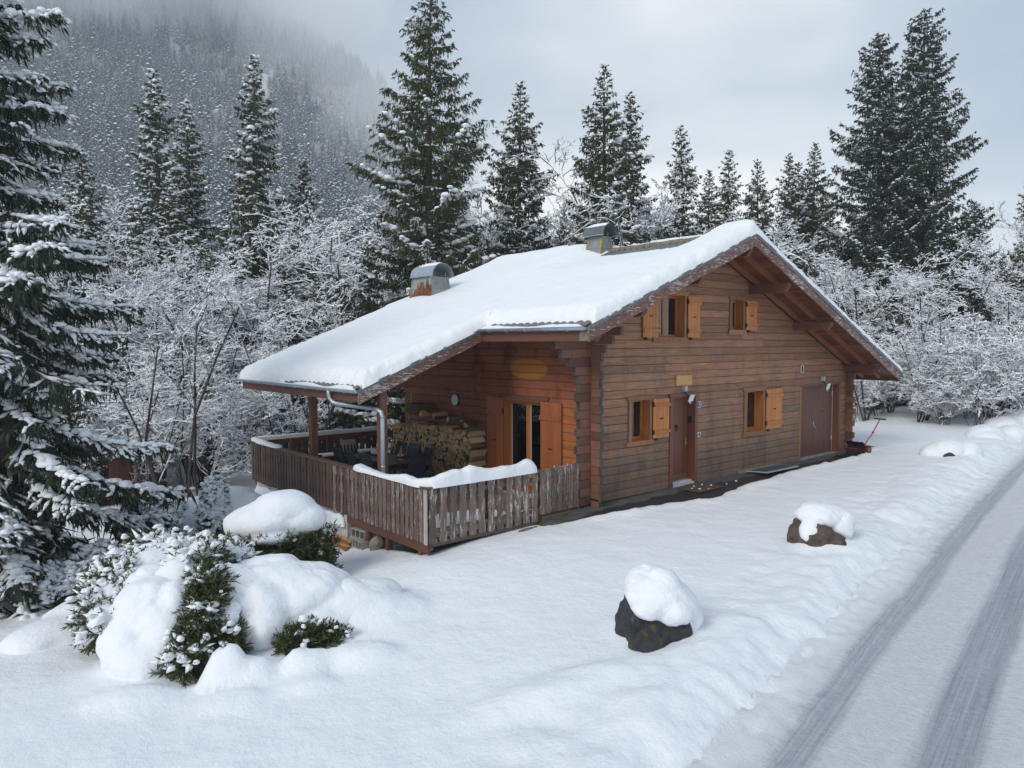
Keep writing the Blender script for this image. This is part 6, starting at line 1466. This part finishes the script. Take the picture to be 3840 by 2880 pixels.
for (az, r, s) in ((19, 47, .42), (22.5, 52, .5), (26, 42, .40), (29, 50, .55), (31.5, 55, .6), (33.5, 44, .5), (35.5, 50, .6), (24.3, 60, .55), (20.5, 44, .35), (23, 45, .42), (25, 48, .5), (27.5, 46, .48), (30, 45, .42), (32, 48, .5), (34.5, 52, .6), (36.5, 44, .42), (21.5, 58, .5), (28, 58, .6)):
    x, y = ray_xy(az, r); plant(_rt.choice([KS, KB]), 'spruce', 'dark spruce in the snowy thicket right of the chalet', x, y, _rt.uniform(0, 6), s, group='spruces in the right thicket')

# ---------------- leafless broadleaf trees with snow on every twig
def make_bare(seed, H, spread, nst=3, lvl=4, snowk=1.0, dens=1.0, leaves=0, lean=.25):
    rg = random.Random(seed); S = []
    def grow(p, d, L, r, lev):
        n = 4 if lev < 2 else 3; pts = [p]; step = L / n
        for i in range(n):
            wob = .16 if lev < 2 else .40
            d = (d + Vector((rg.gauss(0, wob), rg.gauss(0, wob), rg.gauss(0, wob * .7) + (.05 if lev < 2 else -.02)))).normalized()
            q = p + d * step; r2 = r * (.84 if lev < 3 else .75); S.append((p, q, r, r2)); p = q; r = r2; pts.append((p, d.copy(), r))
        if lev >= lvl: return
        kids_ = (int(7 * dens), int(6 * dens), int(6 * dens), int(4 * dens))[min(lev, 3)]
        for k in range(kids_):
            j = rg.randint(1, n) if lev else rg.choice([2, 2, 3, 3, 4, 4, 4]); q, dd, rr = pts[j]
            if lev == 0 and j == 2 and rg.random() < .4: continue
            ang = rg.uniform(.5, 1.15); ax_ = dd.orthogonal(); ax_.rotate(Matrix.Rotation(rg.uniform(0, 6.283), 3, dd)); nd = dd.copy(); nd.rotate(Matrix.Rotation(ang, 3, ax_))
            if nd.z < -.25: nd.z *= -.5
            grow(q - dd * rg.uniform(0, step * .8), nd.normalized(), L * rg.uniform(.34, .58) * (1.0 if lev < 1 else .88) * (1.0 if lev else spread), max(.0045, rr * rg.uniform(.38, .6)), lev + 1)
    for s in range(nst):
        a = rg.uniform(0, 6.283); grow(Vector((rg.uniform(-.2, .2), rg.uniform(-.2, .2), -.2)), Vector((math.cos(a) * lean, math.sin(a) * lean, 1)).normalized(), H * rg.uniform(.75, 1), .011 * H * rg.uniform(.6, 1) / (nst ** .3), 0)
    A = np.array([s[0] for s in S]); B = np.array([s[1] for s in S]); ra = np.array([s[2] for s in S]); rb = np.array([s[3] for s in S]); n = len(S)
    d = B - A; Lg = np.linalg.norm(d, axis=1, keepdims=True); t = d / Lg; up = np.zeros_like(t); up[:, 2] = 1
    s = np.cross(t, up); s /= np.linalg.norm(s, axis=1, keepdims=True) + 1e-6; u = np.cross(s, t)
    V = np.zeros((n, 6, 3))
    for k in range(3):
        a = 2 * math.pi * k / 3 - math.pi / 2; o_ = s * math.cos(a) + u * math.sin(a); V[:, k] = A + o_ * ra[:, None]; V[:, 3 + k] = B + o_ * rb[:, None]
    F = (np.arange(n)[:, None, None] * 6 + np.array([(0, 1, 4, 3), (1, 2, 5, 4), (2, 0, 3, 5)])[None]).reshape(-1, 4)
    bark = np_mesh('branches', V.reshape(-1, 3), F, TWIG)
    # snow ridge along the upper side of everything not too steep
    flat = np.sqrt(np.clip(1 - t[:, 2] ** 2, 0, 1)); rr = np.random.default_rng(seed).random(n); ok = (flat > .42) & (rr < .84); ok &= ~((ra > .05) & (flat < .6))
    A, B, ra, rb, s, fl = A[ok], B[ok], ra[ok], rb[ok], s[ok], flat[ok]; n = len(A); h = (.013 + .85 * np.minimum(ra, .05)) * snowk * fl * np.random.default_rng(seed + 1).uniform(.5, 1.5, n); w = np.maximum(ra * 1.15, .011 * snowk) * (.75 + .5 * np.random.default_rng(seed + 2).random(n))
    z = np.array([0, 0, 1.]); V = np.zeros((n, 9, 3))
    M = (A + B) / 2
    for k, (C, q, hh) in enumerate(((A, .75, .8), (M, 1.15, 1.25), (B, .7, .65))):
        V[:, k * 3] = C - s * (w * q)[:, None]; V[:, k * 3 + 1] = C + z * (h * hh + ra * .8)[:, None]; V[:, k * 3 + 2] = C + s * (w * q)[:, None]
    F = (np.arange(n)[:, None, None] * 9 + np.array([(0, 1, 4, 3), (1, 2, 5, 4), (3, 4, 7, 6), (4, 5, 8, 7)])[None]).reshape(-1, 4)
    sm = np_mesh('snow', V.reshape(-1, 3), F, TSNOW, smooth_=False)
    return dict(branches=bark, snow=sm)
BK = [make_bare(31, 8.0, .62, 3, 4, 1.5, .95), make_bare(32, 9.0, .55, 3, 4, 1.5, .95), make_bare(33, 7.0, .75, 4, 4, 1.5, .9), make_bare(34, 9.5, .5, 2, 4, 1.4, 1.1)]
BSH = make_bare(35, 3.6, .8, 8, 3, 1.5, 1.0, lean=.6)
SAP = make_bare(36, 6.0, .45, 2, 3, .35, .8, lean=.18)
plant(SAP, 'bare_tree', 'thin bare sapling with almost no snow beside the small conifers', -6.1, 10.0, .5, 1.0)
plant(SAP, 'bare_tree', 'bare sapling trunk right of the thin one, nearer the terrace', -4.9, 11.0, 2.5, 1.15)
LB = 'leafless tree thickly rimmed with snow in the thicket left of the chalet'
for i in range(66):
    az = _rt.uniform(-33, -3.5); r = _rt.uniform(25, 50)
    if az > -14 and r < 36: r = 36 + (r - 23) * .5
    if az < -27 and r < 28: r += 8
    x, y = ray_xy(az, r); plant(BK[i % 4], 'bare_tree', LB, x, y, _rt.uniform(0, 6), _rt.uniform(.82, 1.25), 'leafless trees left of the chalet')
for i in range(7):
    az = _rt.uniform(-31, -20); r = _rt.uniform(26, 36); x, y = ray_xy(az, max(r, 27 if az > -10 else r)); plant(BSH, 'bare_shrub', 'snowy leafless shrub at the foot of the left thicket', x, y, _rt.uniform(0, 6), _rt.uniform(.7, 1.2), 'leafless shrubs in the left thicket', cat='shrub')
for i in range(24):
    az = _rt.uniform(-1.5, 14); r = _rt.uniform(36, 48); x, y = ray_xy(az, r); plant(BK[i % 4], 'bare_tree', 'snowy leafless tree showing just above the roof ridge', x, y, _rt.uniform(0, 6), _rt.uniform(1.1, 1.5), 'leafless trees behind the roof')
for i in range(38):
    az = _rt.uniform(13.5, 37); r = _rt.uniform(38, 56) if az < 22 else _rt.uniform(34, 54); x, y = ray_xy(az, r)
    plant(BK[i % 4], 'bare_tree', 'leafless tree white with snow in the thicket beyond the snow field', x, y, _rt.uniform(0, 6), _rt.uniform(.66, .96), 'leafless trees right of the chalet')
for i in range(16):
    az = _rt.uniform(20, 37); r = _rt.uniform(33.5, 40); x, y = ray_xy(az, r); plant(BSH, 'bare_shrub', 'snowy brushwood along the far edge of the snow field', x, y, _rt.uniform(0, 6), _rt.uniform(.7, 1.2), 'brushwood beyond the snow field', cat='shrub')
sh = thing('shed', 'small red-brown shed half hidden behind the near left spruce', 'shed', (-5.6, 17.5, hz(-5.6, 17.5)), .5)
for i in range(12): MB().box((-1.2 + i * .2, -.9, -.2), (-1.2 + i * .2 + .19, -.87, 1.6)).build('wall_board', W_RED, sh)
MB().box((-1.2, -.86, -.2), (1.2, .9, 1.6)).build('wall', W_RED, sh); mb = MB(); mb.prism([(-1.1, 1.6), (1.1, 1.6), (0, 2.2)], lambda u, w, d: (d, u, w), -1.4, 1.4); mb.build('roof', TILE, sh)
mb = MB(); mb.prism([(-1.15, 1.66), (0, 2.24), (1.15, 1.66), (1.1, 1.85), (0, 2.45), (-1.1, 1.85)], lambda u, w, d: (d, u, w), -1.42, 1.42); mb.build('roof_snow', SNOW, sh)

for i in range(58):
    az = _rt.uniform(-34, -1.5); r = _rt.uniform(40, 82); x, y = ray_xy(az, r)
    plant(BK[i % 4], 'bare_tree', 'tall frosted broadleaf tree in the wood rising behind the left thicket', x, y, _rt.uniform(0, 6), _rt.uniform(1.15, 1.6), 'tall frosted trees behind the left thicket')
for i in range(24):
    az = _rt.uniform(12, 37); r = _rt.uniform(46, 64); x, y = ray_xy(az, r)
    if 24.5 < az < 32.5: continue
    plant(BK[i % 4], 'bare_tree', 'tall frosted broadleaf tree in the wood beyond the snow field', x, y, _rt.uniform(0, 6), _rt.uniform(1.1, 1.5), 'tall frosted trees beyond the snow field')
for i in range(9):
    x, y = ray_xy(_rt.uniform(-56, -37), _rt.uniform(30, 70)); plant(_rt.choice([KS, KN]), 'spruce', 'snowy spruce of the wood at the foot of the misty slope', x, y, _rt.uniform(0, 6), _rt.uniform(.6, .95), group='spruces at the foot of the misty slope')
for i in range(9):
    x, y = ray_xy(_rt.uniform(-56, -36), _rt.uniform(28, 50)); plant(BK[i % 4], 'bare_tree', LB, x, y, _rt.uniform(0, 6), _rt.uniform(.85, 1.2), 'leafless trees left of the chalet')
for (x, y, s_, kk) in ((35.0, 13.6, .98, KM), (27.8, 16.5, .86, KM), (25.0, 17.8, .78, KS), (21.2, 18.6, .86, KM), (17.0, 18.2, .78, KS), (37.0, 12.2, .82, KS), (10.2, 19.5, .80, KM)):
    plant(kk, 'spruce', 'snowy spruce filling the row behind the roof ridge', x, y, x * 1.7, s_, 'spruces filling the row behind the roof')
# ---------------- far wooded slope: one mass of low trees
RIME_HAZE = M_needle('rime_haze_needles', (.048, .072, .092), (.085, .115, .140), (.14, .17, .195))  # rime tone, with haze-like pale blue put into the colour to brighten the slope
def far_spruce(seed, H=15, R=3.3, nb=70):
    rg = np.random.default_rng(seed); V = []; F = []; mi = []; o = 0
    for i in range(nb):
        t = .06 + .94 * (i + rg.random()) / nb; L = R * (1 - t) ** .8 * rg.uniform(.65, 1.15) + .12; az = i * 2.4 + rg.normal() * .2; e = np.array([math.cos(az), math.sin(az), 0]); s = np.array([-e[1], e[0], 0]); b_ = np.array([0, 0, H * t]); tip = b_ + e * L + np.array([0, 0, -L * rg.uniform(.45, .85) * (1 - .5 * t)]); m = b_ + e * L * .55 + np.array([0, 0, -.16 * L]); w = L * .34
        V += [b_ + (0, 0, .25), m + s * w - (0, 0, .22 * L), tip, m - s * w - (0, 0, .22 * L), m]; F += [(o, o + 1, o + 4), (o + 1, o + 2, o + 4), (o + 2, o + 3, o + 4), (o + 3, o, o + 4)]; mi += [0] * 4; o += 5
        if rg.random() < .97:
            k = 1.12; up = np.array([0, 0, .17]); c = (m * .35 + tip * .65); V += [m * .7 + b_ * .3 + up, c + s * w * k - (0, 0, .10 * L) + up, tip + up, c - s * w * k - (0, 0, .10 * L) + up]; F += [(o, o + 1, o + 2), (o, o + 2, o + 3)]; mi += [1] * 2; o += 4
    V += [np.array(p) for p in ((-.2, -.2, -1), (.25, -.1, -1), (0, .25, -1), (0, 0, H))]; F += [(o, o + 1, o + 3), (o + 1, o + 2, o + 3), (o + 2, o, o + 3)]; mi += [2] * 3
    return np_mesh('far_spruce', np.array(V), np.array(F), [RIME_HAZE, TSNOW, TBARK], mi)
def far_bare(seed, H=12):
    rg = np.random.default_rng(seed); n = 150; h = rg.uniform(.15, 1, n) ** .7; a = rg.uniform(0, 6.283, n); L = H * .22 * np.sin(np.clip(h, 0, .97) * 3.0) * rg.uniform(.5, 1.2, n) + .4
    S = np.c_[np.zeros((n, 2)), H * h * .8]; E = S + np.c_[np.cos(a) * L, np.sin(a) * L, L * rg.uniform(.4, 1.3, n)]; V, F = spindles(S, E, .05); V2, F2 = spindles(S + (0, 0, .06), E + (0, 0, .06), .065); V3, F3 = spindles(np.array([[0, 0, -1.]]), np.array([[0, 0, H]]), .16)
    Va, Fa = merge([(V, F), (V3, F3), (V2, F2)]); mi = [0] * (len(F) + len(F3)) + [1] * len(F2)
    return np_mesh('far_bare', Va, Fa, [TWIG, TSNOW], mi)
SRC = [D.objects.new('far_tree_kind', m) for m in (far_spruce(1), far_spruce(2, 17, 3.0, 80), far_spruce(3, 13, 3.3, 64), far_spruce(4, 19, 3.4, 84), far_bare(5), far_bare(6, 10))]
rg = np.random.default_rng(5); pts = []; sc_ = []; rot = []; kind = []
N = 9500; az = rg.uniform(-44, 2, N); r = np.sqrt(rg.uniform(165 ** 2, 700 ** 2, N)); aa = np.radians(40.1 + az); px = CAM.x + r * np.sin(aa); py = CAM.y + r * np.cos(aa)
pz = ground_z(px, py, False) + hill_z(px, py)
gap = fbm(px / 45, py / 45, 77, 3); bare_zone = fbm(px / 60 + 9, py / 60, 78, 3)
keep = (gap > -.52) & (rg.random(N) < .95) & (pz > -2.15 + 0 * pz)
px, py, pz, bz = px[keep], py[keep], pz[keep], bare_zone[keep]; n = len(px)
kind = np.where((bz > .16) & (rg.random(n) < .75), rg.integers(4, 6, n), rg.integers(0, 4, n)); kind = np.where(rg.random(n) < .08, rg.integers(4, 6, n), kind)
me = D.meshes.new('far_wood'); me.from_pydata(np.c_[px, py, pz - .6].tolist(), [], [])
for nm, ty, dat in (('size', 'FLOAT', rg.uniform(.95, 1.65, n)), ('turn', 'FLOAT', rg.uniform(0, 6.283, n)), ('kind_index', 'INT', kind)):
    at_ = me.attributes.new(nm, ty, 'POINT'); at_.data.foreach_set('value', np.asarray(dat, np.int32 if ty == 'INT' else np.float32))
fw_ = tag(obj('far_wood', me), 'snowy conifer forest covering the misty mountainside', 'forest', kind='stuff')
ng = D.node_groups.new('far_wood', 'GeometryNodeTree'); ng.interface.new_socket('Geometry', in_out='INPUT', socket_type='NodeSocketGeometry'); ng.interface.new_socket('Geometry', in_out='OUTPUT', socket_type='NodeSocketGeometry')
gi, go = ng.nodes.new('NodeGroupInput'), ng.nodes.new('NodeGroupOutput'); iop = ng.nodes.new('GeometryNodeInstanceOnPoints'); jn = ng.nodes.new('GeometryNodeJoinGeometry')
for s_ in reversed(SRC):
    oi = ng.nodes.new('GeometryNodeObjectInfo'); oi.inputs['Object'].default_value = s_; oi.inputs['As Instance'].default_value = True; ng.links.new(oi.outputs['Geometry'], jn.inputs[0])
def nattr(nm, ty):
    x = ng.nodes.new('GeometryNodeInputNamedAttribute'); x.data_type = ty; x.inputs['Name'].default_value = nm; return x.outputs['Attribute']
cx = ng.nodes.new('ShaderNodeCombineXYZ'); ng.links.new(nattr('turn', 'FLOAT'), cx.inputs[2])
e2r = ng.nodes.new('FunctionNodeEulerToRotation'); ng.links.new(cx.outputs[0], e2r.inputs[0])
ng.links.new(gi.outputs[0], iop.inputs['Points']); ng.links.new(jn.outputs[0], iop.inputs['Instance']); iop.inputs['Pick Instance'].default_value = True
ng.links.new(nattr('kind_index', 'INT'), iop.inputs['Instance Index']); ng.links.new(e2r.outputs[0], iop.inputs['Rotation']); ng.links.new(nattr('size', 'FLOAT'), iop.inputs['Scale']); ng.links.new(iop.outputs[0], go.inputs[0])
mo = fw_.modifiers.new('far_wood', 'NODES'); mo.node_group = ng

# ================================================================== air
def M_haze(name, dens, col=(.86, .90, .96)):
    m = D.materials.new(name); m.use_nodes = True; t = m.node_tree; t.nodes.clear(); o = t.nodes.new('ShaderNodeOutputMaterial'); v = t.nodes.new('ShaderNodeVolumePrincipled')
    v.inputs['Color'].default_value = (*col, 1); v.inputs['Density'].default_value = dens; v.inputs['Anisotropy'].default_value = 0.0; t.links.new(v.outputs[0], o.inputs['Volume']); return m
for i, (az, r, dz, R_, h_) in enumerate(((-29, 640, 285, 150, 95), (-20, 660, 300, 130, 80), (-37, 560, 265, 120, 80), (-13, 560, 205, 70, 75), (-8.5, 450, 110, 55, 50), (-24, 600, 235, 55, 40), (-16.5, 560, 225, 45, 38), (-31, 540, 215, 60, 32), (-10.5, 520, 165, 40, 34), (-6.5, 400, 80, 34, 30))):
    x, y = ray_xy(az, r); o = obj('mist_bank', MB().ball((0, 0, 0), 1, 28, 16).mesh('mist_bank', M_haze('mist', .0075 if i < 3 else .005, (.99, .995, 1.0)), True), None, (x, y, dz)); o.scale = (R_, R_, h_); tag(o, kind='stuff')
HAZE = True
if HAZE:
    hz_ = MB().box((-410, -160, -60), (475, 715, 352)).build('haze', M_haze('haze', .00055, (.87, .93, .99))); tag(hz_, kind='stuff')
